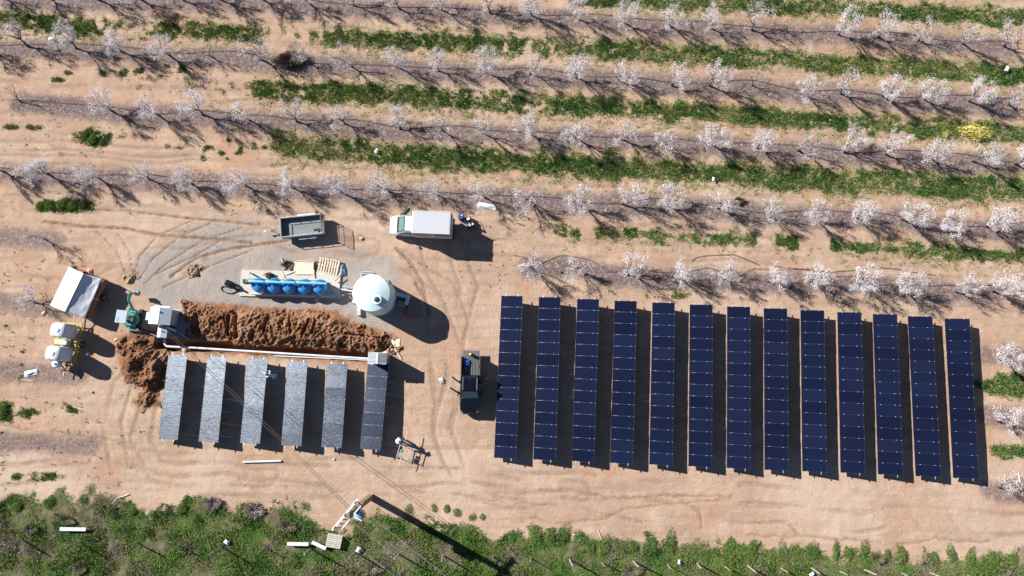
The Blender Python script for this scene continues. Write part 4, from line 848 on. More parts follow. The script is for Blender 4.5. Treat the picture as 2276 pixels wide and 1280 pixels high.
def frame_thing(name, pts, z, r, mt, label, cat):
    t = thing(name, P(*pts[0][0]), 0, label, cat); o = P(*pts[0][0])
    for a, b in pts: MB().tube(P(*a, z)-o, P(*b, z)-o, r, n=6).build('bar', mt, t)
    return t
frame_thing('tank_footing', [((804,604),(829,605)),((829,605),(833,616)),((804,604),(802,617)),((806,608),(829,609)),((833,612),(862,622)),((862,622),(866,632))], .12, .05, M_LGREY, 'grey steel bars lying at the back of the water tank', 'steel frame')
slabpiece('tank_block', 799, 690, (.32, .95, .35), R(4), M_CONC, 'pale concrete block at the lower left of the water tank', 'block')
slabpiece('tank_block', 790, 671, (.5, .35, .3), R(-12), M_CONC, 'short concrete block at the left side of the water tank', 'block')
rod('pipe', (758,643), (800,650), .25, .25, .07, M_WHITEP, 'white pipe joining the filter slab to the water tank', 'pipe')
rod('pipe', (760,636), (792,640), .3, .3, .05, M_LGREY, 'thin grey pipe between the filter slab and the water tank', 'pipe')
p = P(895, 668); t = thing('freezer_case', p, R(-13), 'pale blue white open plastic case in the shade right of the tank', 'case')
m = MB(); m.box((0, .38, .45), (1.3, .3, .9), bev=.05); m.box((.52, -.05, .45), (.26, .62, .9), bev=.05); m.box((-.58, .1, .45), (.14, .4, .9), bev=.04); m.build('case', mat('pale_blue_plastic', (.50, .62, .78), .5, var=.05), t)
m = MB(); m.box((.05, -.35, .3), (.75, .5, .6), bev=.03); m.build('crate', mat('grey_crate', (.25, .23, .22), .8, var=.2), t)
o = slabpiece('board', 919, 684, (.95, 1.7, .35), R(-9), M_RUST, 'dark brown board stack in the shade right of the water tank', 'board stack')
rod('plank', (922,709), (951,714), .05, .05, .05, M_WOOD, 'pale plank lying in the water tank shadow', 'plank', n=4)
rod('bucket', (899,697), (901,702), .1, .35, .16, M_RED, 'red bucket in the shade below the open case', 'bucket', n=12)

# ------------------------------------------------------------------ trench pipe, pump kiosk, excavator
pp = [(366,752),(366,764),(370,769),(380,770.5),(430,773),(560,781),(700,790),(824,797.5)]
tag(MB().path([P(a, b, .02+.1*(i > 3)) for i, (a, b) in enumerate(pp)], .10, 10).build('trench_pipe', M_WHITEP, smooth=True), 'long white pipe running along the trench to the ribbed kiosk', 'pipe')
rod('pipe', (608,791), (822,800.5), .06, .1, .05, M_WHITEP, 'thin white pipe beside the right part of the trench pipe', 'pipe')
def ribbed_kiosk():
    zt = 2.3; c = P(838, 796, zt); t = thing('ribbed_kiosk', (c.x, c.y, 0), R(-2), 'small metal kiosk with ribbed gable roof at the right end of the trench', 'kiosk')
    w, d = 1.66, .96
    m = MB(); m.box((0, 0, 1.05), (w-.12, d-.12, 2.1)); m.build('wall', M_GREY, t)
    m = MB(); m.box((.2, -(d-.12)/2-.012, 1.0), (.7, .02, 1.7)); dr = m.build('door', M_LGREY, t); m = MB(); m.box((-.05, -(d-.12)/2-.035, 1.0), (.04, .04, .16)); m.build('handle', M_DARK, dr)
    for s in (-1, 1):
        a = R(7)*s; m = MB(); m.box((s*w/4, 0, 2.2), (w/2, d, .03), ry=a); rf = m.build('roof_sheet', mat('roof_zinc', (.56, .57, .60), .4, .35, var=.06), t)
        for i in range(8):
            m = MB(); m.box((s*w/4, -d/2+.08+i*(d-.16)/7, 2.225), (w/2-.06, .045, .03), ry=a); m.build('rib', M_DARK if s > 0 else M_GREY, rf)
    m = MB(); m.box((0, 0, 2.27), (.17, d+.02, .03)); m.build('ridge_cap', M_WHITE, t)
    for s in (-1, 1):
        m = MB(); m.box((0, s*(d/2+.005), 2.19), (w, .03, .05)); m.build('trim', M_WHITE, t)
ribbed_kiosk()
slabpiece('concrete_pad', 396, 715, (3.0, 2.3, .1), R(-4), mat('grey_pad', (.33, .32, .32), .9, var=.12), 'grey concrete pad beneath the white pump house', 'slab')
def pump_house():
    zt = 2.0; c = P(354, 702, zt); t = thing('pump_house', (c.x, c.y, 0), R(-5), 'white metal pump house with gable roof beside the long earth heap', 'pump house')
    w, d = 1.95, 1.5
    m = MB(); m.box((0, 0, .9), (w-.14, d-.14, 1.8)); m.build('wall', mat('greenish_wall', (.30, .36, .37), .6, var=.1), t)
    for s, mt in ((-1, M_WHITE), (1, mat('roof_shade_grey', (.36, .41, .46), .5, var=.08))):  # white roof; right pitch greyed, its shade put into the colour
        m = MB(); m.box((s*w/4, 0, 1.95), (w/2+.03, d, .04), ry=R(17)*s); m.build('roof_panel', mt, t)
    m = MB(); m.box((0, 0, 2.1), (.1, d+.04, .04)); m.build('ridge_cap', M_LGREY, t)
    m = MB(); m.box((-w/2-.12, -.1, 1.72), (.45, .7, .06)); m.build('roof_panel', M_WHITE, t)
    m = MB(); m.box((.5, -.1, 1.95), (.02, d*.9, .03), ry=R(17)); m.box((.05, .35, 2.13), (.12, .12, .1)); m.build('seam', M_GREY, t)
    m = MB(); m.box((0, d/2+.1, 1.7), (w*.8, .2, .12), bev=.04); m.build('cable_tray', M_LGREY, t)
    m = MB(); m.box((.2, -(d-.14)/2-.012, .85), (.8, .02, 1.5)); dr = m.build('door', M_GREY, t); m = MB(); m.box((.5, -(d-.14)/2-.03, .9), (.04, .03, .14)); m.build('handle', M_DARK, dr)
pump_house()
def control_box():
    zt = 1.35; c = P(360, 737, zt); t = thing('control_cabinet', (c.x, c.y, 0), R(-4), 'small white control cabinet below the white pump house', 'cabinet')
    w, d = .85, 1.05
    m = MB(); m.box((0, 0, .62), (w-.1, d-.1, 1.24)); m.build('wall', M_GREY, t)
    m = MB(); m.box((-w/2+.16, 0, 1.3), (.34, d, .04), ry=R(-14)); m.build('roof_panel', M_WHITE, t)
    m = MB(); m.box((.16, 0, 1.32), (.55, d, .04), ry=R(10)); m.build('roof_panel', MATS['roof_shade_grey'], t)  # right half of the white lid coloured as if in shade
    m = MB(); m.lathe([(.05, 1.3), (.05, 1.5), (.02, 1.52)], (-.05, .05, 0), 8); m.build('vent', M_WHITEP, t)
    m = MB(); m.box((0, -(d-.1)/2-.012, .6), (.6, .02, 1.0)); m.build('door', M_LGREY, t)
control_box()
rod('pipe', (302,728), (352,742), .25, .3, .06, M_DARK, 'dark pipe running into the left side of the control cabinet', 'pipe')
rod('pipe', (320,737), (352,748), .15, .2, .05, M_RUST, 'rusty pipe below the dark pipe left of the control cabinet', 'pipe')
ring = [P(331, 728, .3)+Vector((.32*math.cos(a), .32*math.sin(a)*.7, .05*math.sin(2*a))) for a in [2*math.pi*i/16 for i in range(17)]]
tag(MB().path(ring, .05, 6).build('hose_coil', mat('pink_hose', (.55, .25, .22), .6), smooth=True), 'pink hose coil left of the control cabinet', 'hose')
rod('beam', (371,727), (389,735), 1.3, .6, .09, M_LGREY, 'grey strip sloping down from the pump house roof', 'beam')  # upper piece of a pale diagonal strip, drawn as a tube
rod('beam', (394,738), (422,754), .2, .1, .045, M_LGREY, 'thin grey strip lying at the end of the concrete pad', 'bar')  # lower piece of the same strip, also a tube
def excavator():
    p = P(303, 708); t = thing('mini_excavator', p, R(-6), 'green mini excavator with grey canopy left of the pump house', 'excavator')
    M_GR = mat('excavator_green', (.05, .27, .25), .4, var=.12, coat=.2)
    for s in (-1, 1):
        m = MB(); prof = [(-.75, .0), (.75, .0), (.88, .12), (.88, .3), (.75, .42), (-.75, .42), (-.88, .3), (-.88, .12)]
        m.loft([[(s*.48+dx, y, z) for y, z in prof] for dx in (-.14, .14)]); tr = m.build('track', M_TYRE, t)
        m = MB()
        for y in (-.5, 0, .5): m.tube((s*.48-.15, y, .2), (s*.48+.15, y, .2), .13, n=10)
        m.build('roller', M_GREY, tr)
    m = MB(); m.box((0, 0, .42), (.6, .9, .25)); m.build('undercarriage', M_DARK, t)
    m = MB(); m.loft([[(rr*1.0*math.cos(a), -.15+rr*1.0*math.sin(a), z) for a in [2*math.pi*i/20 for i in range(20)]] for rr, z in ((.62, .58), (.68, .62), (.68, 1.1), (.58, 1.18))]); m.box((0, .35, .85), (1.0, .6, .5), bev=.08); m.build('body', M_GR, t, True)
    m = MB(); m.box((-.12, -.05, 1.3), (.46, .42, .14), bev=.05); m.box((-.12, -.3, 1.55), (.46, .12, .5), bev=.05); m.build('seat', M_DARK, t)
    m = MB(); m.tube((.32, -.2, 1.15), (.32, -.2, 1.34), .2, n=14); m.box((.3, .1, 1.22), (.3, .25, .1)); m.build('engine_cover', M_DARK, t, True)
    m = MB()
    for x, y in ((-.5, -.55), (.42, -.55), (-.5, .45), (.42, .45)): m.tube((x, y, 1.1), (x, y, 2.3), .03, n=6)
    m.build('canopy_post', M_DARK, t)
    m = MB(); m.box((-.04, -.05, 2.34), (1.0, 1.15, .09), bev=.05); m.box((-.3, -.3, 2.4), (.03, .4, .02)); m.build('canopy', mat('canopy_grey', (.33, .40, .48), .5, var=.06), t, True)
    b = [(.1, .6, .8), (.12, .95, 1.3), (.1, 1.5, 1.95), (.12, 2.05, 2.1)]
    m = MB(); m.tube(b[0], b[1], .13, .13, 8); m.tube(b[1], b[2], .13, .11, 8); m.tube(b[2], b[3], .11, .09, 8); m.build('boom', M_GR, t, True)
    m = MB(); m.tube(b[3], (.12, 2.3, 1.15), .09, .07, 8); m.tube((.12, 1.4, 2.05), (.12, 2.15, 1.85), .04, n=6); m.build('dipper_arm', M_GR, t, True)
    m = MB(); m.prism([(2.2, 1.15), (2.42, 1.1), (2.5, .8), (2.3, .6), (2.05, .75), (2.15, .95)], -.1, .34, 'x'); m.build('bucket', M_GREY, t)
    m = MB(); m.box((0, -1.1, .3), (1.2, .08, .32)); m.tube((-.3, -.6, .35), (-.3, -1.1, .3), .05); m.tube((.3, -.6, .35), (.3, -1.1, .3), .05); m.build('dozer_blade', M_GR, t)
excavator()

# ------------------------------------------------------------------ shelter trailer with cream roof and tarp
def shelter():
    zr, zl, ze = 2.1, 1.95, 1.5
    r0, r1 = P(186, 608, zr), P(145, 692.5, zr); l0, l1 = P(154, 592.6, zl), P(112, 679, zl); e0, e1 = P(226.6, 619.5, ze), P(189, 708, ze)
    o = (r0+r1)/2; o.z = 0; t = thing('shelter_trailer', o, 0, 'trailer with cream sheet roof and grey tarp above the white tank bowser', 'trailer')
    L = lambda p: Vector(p)-o
    ax = (r0-r1).normalized(); sd_ = Vector((ax.y, -ax.x, 0)); up = Vector((0, 0, .05))
    def sheet(a, b, c, d, nm, mt, th=.05):
        m = MB(); k = Vector((0, 0, th)); m.loft([[L(q) for q in (a, b, c, d)], [L(q)+k for q in (a, b, c, d)]]); return m.build(nm, mt, t)
    sheet(l0, l1, r1, r0, 'cream_roof', mat('cream_sheet', (.68, .63, .53), .5, var=.03))
    n1, n2 = 26, 14; vs_ = []; 
    for i in range(n1):
        for j in range(n2):
            u, v = i/(n1-1), j/(n2-1); a = r0.lerp(e0, v); b = r1.lerp(e1, v); q = a.lerp(b, u)
            sag = -.10*math.sin(math.pi*v)*(.6+.4*math.sin(u*5)); wr = .10*(fbm(np.array([u*9+v*5]), np.array([v*3-u*4]), 1., 141)[0]-.5)
            vs_.append(tuple(L(q)+Vector((0, 0, sag+wr))))
    ii = np.arange(n1*n2).reshape(n1, n2); f = np.stack([ii[:-1, :-1].ravel(), ii[1:, :-1].ravel(), ii[1:, 1:].ravel(), ii[:-1, 1:].ravel()], 1)
    tp = link('tarp', np_mesh('tarp', np.array(vs_), f, mat('grey_tarp', (.66, .68, .74), .6, var=.06), smooth=True), t); tp.modifiers.new('thick', 'SOLIDIFY').thickness = .015
    e0g, e1g = Vector((e0.x, e0.y, 0)), Vector((e1.x, e1.y, 0)); l0g, l1g = Vector((l0.x, l0.y, 0)), Vector((l1.x, l1.y, 0))
    wd = 2.1; e0i, e1i = e0g-sd_*.05, e1g-sd_*.05; l0i, l1i = e0i-sd_*wd, e1i-sd_*wd
    m = MB(); m.loft([[L(q)+Vector((0, 0, z)) for q in (e0i, e1i, l1i, l0i)] for z in (.5, .58)]); m.build('floor', M_BWOOD, t)
    for k in range(4):
        a, b = e0i.lerp(e1i, k/4+.006), e0i.lerp(e1i, (k+1)/4-.006)
        m = MB(); m.loft([[L(q)+Vector((0, 0, z)) for q in (a, b, b-sd_*.03, a-sd_*.03)] for z in (.55, 1.12)]); m.build('side_board', M_BWOOD, t)
        a, b = l0i.lerp(l1i, k/4+.006), l0i.lerp(l1i, (k+1)/4-.006)
        m = MB(); m.loft([[L(q)+Vector((0, 0, z)) for q in (a, b, b+sd_*.03, a+sd_*.03)] for z in (.55, 1.12)]); m.build('side_board', M_BWOOD, t)
    for a, b in ((e0i, l0i), (e1i, l1i)):
        m = MB(); w = (a-b).normalized().cross(Vector((0, 0, 1)))*.03; m.loft([[L(q)+Vector((0, 0, z)) for q in (a, b, b+w, a+w)] for z in (.55, 1.12)]); m.build('end_board', M_BWOOD, t)
    for q, z in ((e0i, 1.5), (e1i, 1.5), (e0i.lerp(e1i, .5), 1.5), (l0i, 1.97), (l1i, 1.97), (l0i.lerp(l1i, .5), 1.97)):
        m = MB(); m.tube(L(q)+Vector((0, 0, .5)), L(q)+Vector((0, 0, z)), .04, n=5); m.build('post', M_WOOD, t)
    mid = e0i.lerp(e1i, .42); rzw = math.atan2(ax.y, ax.x)
    for s, q in ((1, mid+sd_*.12), (-1, mid-sd_*(wd+.12))):
        h = link('wheel', None, t) if False else None
        m = MB(); c = L(q)+Vector((0, 0, .34))
        m.tube(c-sd_*.1, c+sd_*.1, .34, n=20); w = m.build('wheel', M_TYRE, t, True); m = MB(); m.tube(c-sd_*.08, c+sd_*.115, .19, n=14); m.build('rim', M_CHROME, w)
    tip = e1i.lerp(l1i, .5)-ax*1.5
    for q in (e1i.lerp(l1i, .2), e1i.lerp(l1i, .8)):
        m = MB(); m.tube(L(q)+Vector((0, 0, .52)), L(tip)+Vector((0, 0, .5)), .045, n=6); m.build('drawbar', M_WOOD, t)
    m = MB(); m.tube(L(tip)+Vector((0, 0, 0)), L(tip)+Vector((0, 0, .8)), .035, n=6); m.build('jockey_stand', M_DARK, t)
shelter()
cloth('bag', 200, 603, .5, .45, .35, mat('pink_bag', (.65, .22, .22), .6), 'pink red bag lying above the shelter trailer', 'bag', 9)
# ------------------------------------------------------------------ bowser with two white tanks
def bowser():
    zt = 2.4; a, b = P(127, 734, zt), P(116.5, 784, zt); o = (a+b)/2; o.z = 0; ax = (a-b); ax.z = 0; ax.normalize()
    t = thing('tank_bowser', o, math.atan2(ax.y, ax.x), 'bowser with two white tanks on a yellow green frame at the left', 'trailer')
    M_YG = mat('yellow_green_paint', (.42, .38, .06), .55, var=.15)
    hl = 1.03     # half distance between tank centres
    for s in (1, -1):
        m = MB(); sec = lambda k, z: [(s*hl+.66*k*(abs(math.cos(q))**.55)*(1 if math.cos(q) > 0 else -1), .72*k*(abs(math.sin(q))**.55)*(1 if math.sin(q) > 0 else -1), z) for q in [2*math.pi*i/28+.01 for i in range(28)]]
        m.loft([sec(.9, .62), sec(1, .72), sec(1, 1.15), sec(.985, 1.2), sec(1, 1.25), sec(1, 2.12), sec(.94, 2.3), sec(.8, 2.4), sec(.3, 2.45)]); tk = m.build('white_tank', M_WHITEP, t, True)
        m = MB(); m.lathe([(.2, 2.42), (.2, 2.5), (.1, 2.52)], (s*hl, 0, 0), 14); m.build('filler_cap', M_WHITEP, tk, True)
        m = MB(); m.box((s*hl, -.725, 1.6), (.24, .012, .12)); m.build('badge', mat('pale_badge', (.75, .78, .82), .5), tk)
    for y in (-.85, .85):
        m = MB(); m.box((0, y, .52), (3.7, .09, .12)); m.build('frame_rail', M_YG, t)
    for x in (-1.75, -.35, .35, 1.75):
        m = MB(); m.box((x, 0, .52), (.09, 1.61, .1)); m.build('cross_member', M_YG, t)
    for s, y in ((1, -1.02), (-1, 1.02)):
        m = MB(); m.tube((0, y-.11, .36), (0, y+.11, .36), .36, n=20); w = m.build('wheel', M_TYRE, t, True); m = MB(); m.tube((0, y-.12, .36), (0, y+.12, .36), .2, n=14); m.build('rim', M_CHROME, w)
        m = MB(); m.loft([[(.44*math.cos(q), yy, .36+.44*math.sin(q)) for q in [math.pi*i/10 for i in range(11)]]+[(.41*math.cos(q), yy, .36+.41*math.sin(q)) for q in [math.pi*i/10 for i in range(10, -1, -1)]] for yy in (y-.15, y+.15)]); m.build('mudguard', M_YG, t)
        for x in (-1.05, 1.05):
            m = MB()
            for k in range(5): m.box((x, y-.16+.08*k, .74), (.75, .03, .03))
            m.box((x-.37, y, .74), (.03, .38, .04)); m.box((x+.37, y, .74), (.03, .38, .04)); m.build('step_grating', M_YG, t)
    m = MB(); m.box((0, .3, .9), (.5, .55, .6), bev=.05); m.build('pump_engine', mat('cream_engine', (.55, .50, .38), .6, var=.2), t)
    m = MB(); m.box((.0, -.15, 1.0), (.4, .3, .5), bev=.04); m.build('engine_cover', M_WHITEP, t)
    m = MB(); m.box((-.1, .62, 1.0), (.3, .3, .4), bev=.04); m.build('manifold', M_LGREY, t)
    m = MB(); m.lathe([(.28, .6), (.33, .66), (.33, 1.15), (.28, 1.24), (.15, 1.27)], (-1.98, .38, 0), 18); sm = m.build('small_tank', M_WHITEP, t, True); m = MB(); m.tube((-1.98, .3, 1.26), (-1.98, .3, 1.30), .1, n=12); m.build('lid', M_DARK, sm)
    for y in (-.6, .5):
        m = MB(); m.tube((-1.8, y, .52), (-2.4, -.15, .5), .05, n=6); m.build('drawbar', M_YG, t)
    m = MB(); m.tube((-2.4, -.15, .5), (-3.0, -.15, .48), .05, n=6); m.build('drawbar', M_WOOD, t)
    m = MB(); m.tube((-2.5, -.2, 0), (-2.5, -.2, .9), .04, n=6); m.box((-2.5, -.2, .9), (.2, .2, .05)); m.build('jockey_wheel', M_DARK, t)
bowser()

# ------------------------------------------------------------------ black pickup with all doors open (front down the picture)
def pickup():
    c = P(1047, 851.5, .0); t = thing('pickup', (c.x, c.y, 0), R(-90-1.0), 'black pickup with all four doors and the tailgate open', 'pickup')
    hw = .9
    def sec(x, w, z0, z1, k=.1): return [(x, -w, z0), (x, w, z0), (x, w, z1-k), (x, w-k, z1), (x, -w+k, z1), (x, -w, z1-k)]
    MB().loft([sec(2.68, .62, .45, .85), sec(2.62, .76, .4, 1.0), sec(2.35, .87, .38, 1.06), sec(1.35, hw, .36, 1.14), sec(1.3, hw, .36, 1.1), sec(-.62, hw, .36, 1.1), sec(-.66, hw, .36, 1.1)]).build('body', M_BLACK, t, True)
    MB().loft([sec(1.32, hw-.08, 1.08, 1.13, .03), sec(.72, hw-.17, 1.08, 1.70, .07), sec(.55, hw-.18, 1.08, 1.77, .09), sec(-.45, hw-.17, 1.08, 1.77, .1), sec(-.64, hw-.14, 1.08, 1.6, .1)]).build('cab', M_BLACK, t, True)
    m = MB(); m.quad((1.31, -.76, 1.145), (1.31, .76, 1.145), (.74, .64, 1.715), (.74, -.64, 1.715)); m.build('windscreen', mat('windscreen_glass', (.025, .10, .13), .06, var=.05, spec=.9), t)
    for s in (-1, 1):
        m = MB(); m.tube((.6, s*.62, 1.79), (-.5, s*.62, 1.79), .02, n=5); m.build('roof_rail', M_CHROME, t)
        m = MB(); m.box((2.5, s*.70, .97), (.3, .08, .14), rz=s*R(-38)); m.build('headlight', M_CHROME, t)
        for x in (1.72, -1.55): wheel(t, x, s*(hw-.1), .38, .24)
        m = MB(); m.box((-1.52, s*(hw-.06), .84), (1.7, .1, .68), bev=.03); m.build('bed_side', M_BLACK, t)
        m = MB(); m.box((-1.52, s*(hw-.06), 1.195), (1.68, .09, .02)); m.build('bed_rail', M_DARK, t)
        # doors: hinge at the front
        for hx, ln, an in ((1.0, 1.08, 58), (.02, .95, 55)):
            d = MB().box((-ln/2, 0, .75), (ln, .08, .72), bev=.03).build('door', M_BLACK, t); d.location = (hx, s*(hw+.02), 0); d.rotation_euler = (0, 0, -s*R(an))
            MB().box((-ln/2, -s*.05, .75), (ln*.9, .03, .6)).build('door_lining', mat('door_trim', (.09, .055, .045), .7), d)
            m = MB(); m.box((-ln/2-.05, 0, 1.5), (ln*.85, .04, .04)); m.tube((-.12, 0, 1.1), (-.35, 0, 1.5), .025, n=5); m.tube((-ln+.06, 0, 1.1), (-ln+.08, 0, 1.5), .025, n=5); m.build('window_frame', M_BLACK, d)
            MB().box((-ln/2-.05, 0, 1.28), (ln*.72, .012, .38)).build('window', M_WINDOW, d)
            if hx > .5: MB().box((-.1, s*.14, 1.18), (.1, .22, .16), bev=.03).build('mirror', M_BLACK, d)
    m = MB(); m.box((-1.5, 0, .62), (1.75, 1.66, .06))
    m.build('bed_floor', M_DARK, t)
    for i in range(12):
        m = MB(); m.box((-1.5, -.76+i*.138, .665), (1.72, .075, .03)); m.build('bed_rib', mat('bed_liner', (.16, .165, .17), .45, var=.1), t)
    m = MB(); m.box((-.69, 0, .88), (.05, 1.66, .5)); m.build('bed_front', M_BLACK, t)
    tg = MB().box((-2.66, 0, .66), (.55, 1.5, .06), bev=.02).build('tailgate', mat('tailgate_grey', (.13, .125, .13), .4, var=.1), t)
    m = MB(); m.box((2.7, 0, .6), (.1, 1.3, .3), bev=.04); m.build('front_bumper', M_DARK, t)
    m = MB(); m.box((-2.45, 0, .5), (.12, 1.5, .14)); m.build('rear_bumper', M_CHROME, t)
    m = MB(); m.tube((-.3, .0, 1.77), (-.42, 0, 1.86), .015, n=5); m.build('antenna', M_CHROME, t)
    return t, c
pk, pc = pickup()
q = P(1036, 806, .68); cloth('bag', 1037.5, 807, .5, .55, .5, mat('bright_blue', (.02, .22, .62), .6), 'bright blue bag in the bed of the black pickup', 'bag', 12, 0, .70)
p = P(1046, 787.5, .7); t = thing('jerry_can', p, 0, 'yellow capped canister standing on the open tailgate of the pickup', 'canister'); MB().lathe([(.15, 0), (.15, .4), (.1, .46)], n=14).build('body', M_DARK, t, True); MB().lathe([(.1, .46), (.1, .5), (.03, .52)], n=12).build('cap', mat('yellow_cap', (.75, .65, .25), .5), t, True)
tag(MB().path([P(a, b, .72) for a, b in ((1033,835),(1036,826),(1036,818),(1034,812))], .02, 5).build('cable', M_WHITEP, smooth=True), 'pale cable lying in the bed of the black pickup', 'cable')

# ------------------------------------------------------------------ people
def skin_body(name, joints, edges, mt, parent):
    """one continuous body grown from a skeleton"""
    me = bpy.data.meshes.new(name); me.from_pydata([j[:3] for j in joints], edges, []); o = link(name, me, parent)
    sk = o.modifiers.new('skin', 'SKIN'); sk.use_smooth_shade = True
    for i, j in enumerate(joints): v = me.skin_vertices[0].data[i]; v.radius = (j[3], j[4] if len(j) > 4 else j[3]); v.use_root = (i == 0)
    sb = o.modifiers.new('sub', 'SUBSURF'); sb.levels = 2; sb.render_levels = 2
    me.materials.append(mt); return o
def person(p, rz, label, shirt, hat, bend, arms, trousers):
    t = thing('person', p, rz, label, 'person'); s, c = math.sin(bend), math.cos(bend)
    up = lambda h, f=0., y=0.: (f*c+h*s, y, .92+h*c-f*s)          # along the bent torso, x forward
    J = [(0, 0, .92, .15, .12), (*up(.2), .14, .11), (*up(.4), .17, .12), (*up(.52), .10, .09), (*up(.62, .02), .06), (*up(.72, .04), .095, .10), (*up(.84, .05), .09, .10)]
    E = [(0, 1), (1, 2), (2, 3), (3, 4), (4, 5), (5, 6)]
    for y in (-1, 1):
        n = len(J); J += [(.0, y*.10, .86, .095), (.04, y*.13, .48, .065), (-.01, y*.14, .09, .045), (.15, y*.15, .04, .04)]; E += [(0, n), (n, n+1), (n+1, n+2), (n+2, n+3)]
        n = len(J); a = arms[0 if y < 0 else 1]; sh = Vector(up(.48, 0, y*.2)); el = sh+Vector((a[0], y*a[1], a[2])); wr = el+Vector((a[3], y*a[4], a[5]))
        J += [(*sh, .06), (*el, .045), (*wr, .032)]; E += [(3, n), (n, n+1), (n+1, n+2)]
        m = MB(); d = (wr-el).normalized(); h = wr+d*.06; m.tube(wr-d*.02, wr+d*.1, .034, .04, 6); w = d.orthogonal().normalized()
        for k in range(4):
            b = wr+d*.1+w*(.024*(k-1.5)); e1 = b+d*(.045-.006*abs(k-1.5))+Vector((0, 0, -.008)); m.tube(b, e1, .0095, .009, 5); m.tube(e1, e1+d*.03+Vector((0, 0, -.018)), .009, .007, 5)
        m.tube(wr+d*.04+w*.035, wr+d*.08+w*.075, .011, .009, 5); m.build('hand', M_SKIN, t, True)
    body = skin_body('body', J, E, shirt, t)
    hd = Vector(up(.78, .05)); m = MB()
    m.lathe([(.03, -.14), (.075, -.10), (.092, -.03), (.095, .03), (.08, .09), (.03, .12)], n=14); f = m.build('head', M_SKIN, t, True); f.location = hd; f.rotation_euler = (0, bend, 0)
    m = MB(); m.tube((.085, 0, .0), (.115, 0, -.03), .018, .014, 6); m.build('nose', M_SKIN, f)
    for y in (-1, 1): MB().lathe([(.005, -.012), (.013, 0), (.005, .012)], (.088, y*.035, .015), 8).build('eye', M_DARK, f); MB().box((0, y*.098, -.01), (.04, .015, .06), bev=.006).build('ear', M_SKIN, f)
    MB().box((.088, 0, -.07), (.01, .045, .008)).build('mouth', mat('lips', (.3, .1, .09), .6), f)
    m = MB(); m.lathe([(hat[1], .03), (hat[1], .045), (.108, .06), (.105, .11), (.085, .155), (.02, .165)], n=18); m.build('hat', hat[0], f, True)
    m = MB()
    for y in (-1, 1): m.tube((.0, y*.10, .90), (.04, y*.13, .47), .115, .085, 10); m.tube((.04, y*.13, .47), (-.01, y*.14, .08), .085, .065, 10)
    m.build('trousers', trousers, t, True)
    m = MB()
    for y in (-1, 1): m.box((.06, y*.145, .045), (.27, .1, .09), bev=.03)
    m.build('shoes', M_DARK, t, True)
    return t
M_CYAN = mat('cyan_shirt', (.42, .70, .78), .8, var=.08); M_WCAP = mat('white_cap', (.8, .8, .8), .7); M_JEAN = mat('dark_trousers', (.03, .04, .07), .9)
person(P(617, 836), R(160), 'person in pale cyan shirt bending between two short solar tables', M_CYAN, (M_WCAP, .12), R(50), ((.12, .08, -.24, .2, -.02, -.12), (.16, .08, -.22, .22, -.02, -.1)), mat('pale_trousers', (.30, .48, .55), .9))
person(P(888, 974), R(-35), 'person in a white wide hat standing by the work frame', mat('white_shirt', (.72, .73, .76), .8), (M_WCAP, .24), R(10), ((.06, .05, -.27, .2, -.02, -.12), (.06, .05, -.27, .22, -.02, -.08)), M_JEAN)
def work_frame():
    c = P(901, 1003, 0); t = thing('work_frame', c, R(-14), 'low steel work frame on legs below the person in a hat', 'work frame')
    for y in (-.52, .5):
        m = MB(); m.tube((-.5, y, .85), (.5, y, .85), .03, n=6); m.build('crossbar', M_LGREY, t)
    for x in (-.5, .5):
        m = MB(); m.tube((x, -.6, .85), (x, .6, .85), .035, n=6); m.build('long_bar', M_LGREY, t)
        for y in (-.55, .5):
            m = MB(); m.tube((x, y, .85), (x*1.15, y*1.15, 0), .03, n=6); m.build('leg', M_LGREY, t)
    m = MB(); m.tube((-.2, .18, .92), (-.2, .0, .92), .13, n=12); m.build('green_grip', mat('machine_green', (.02, .32, .12), .5), t)
    m = MB(); m.box((-.28, -.25, .9), (.25, .4, .12), bev=.03); m.build('vise', mat('vise_grey', (.28, .26, .33), .5), t)
    m = MB(); m.box((.0, .56, .8), (.9, .12, .1), bev=.02); m.build('tray', M_GREY, t)
work_frame()
rod('pole', (906,957), (887.5,1034), .95, .95, .03, M_WOOD, 'long thin timber pole lying across the work frame', 'pole', n=6)

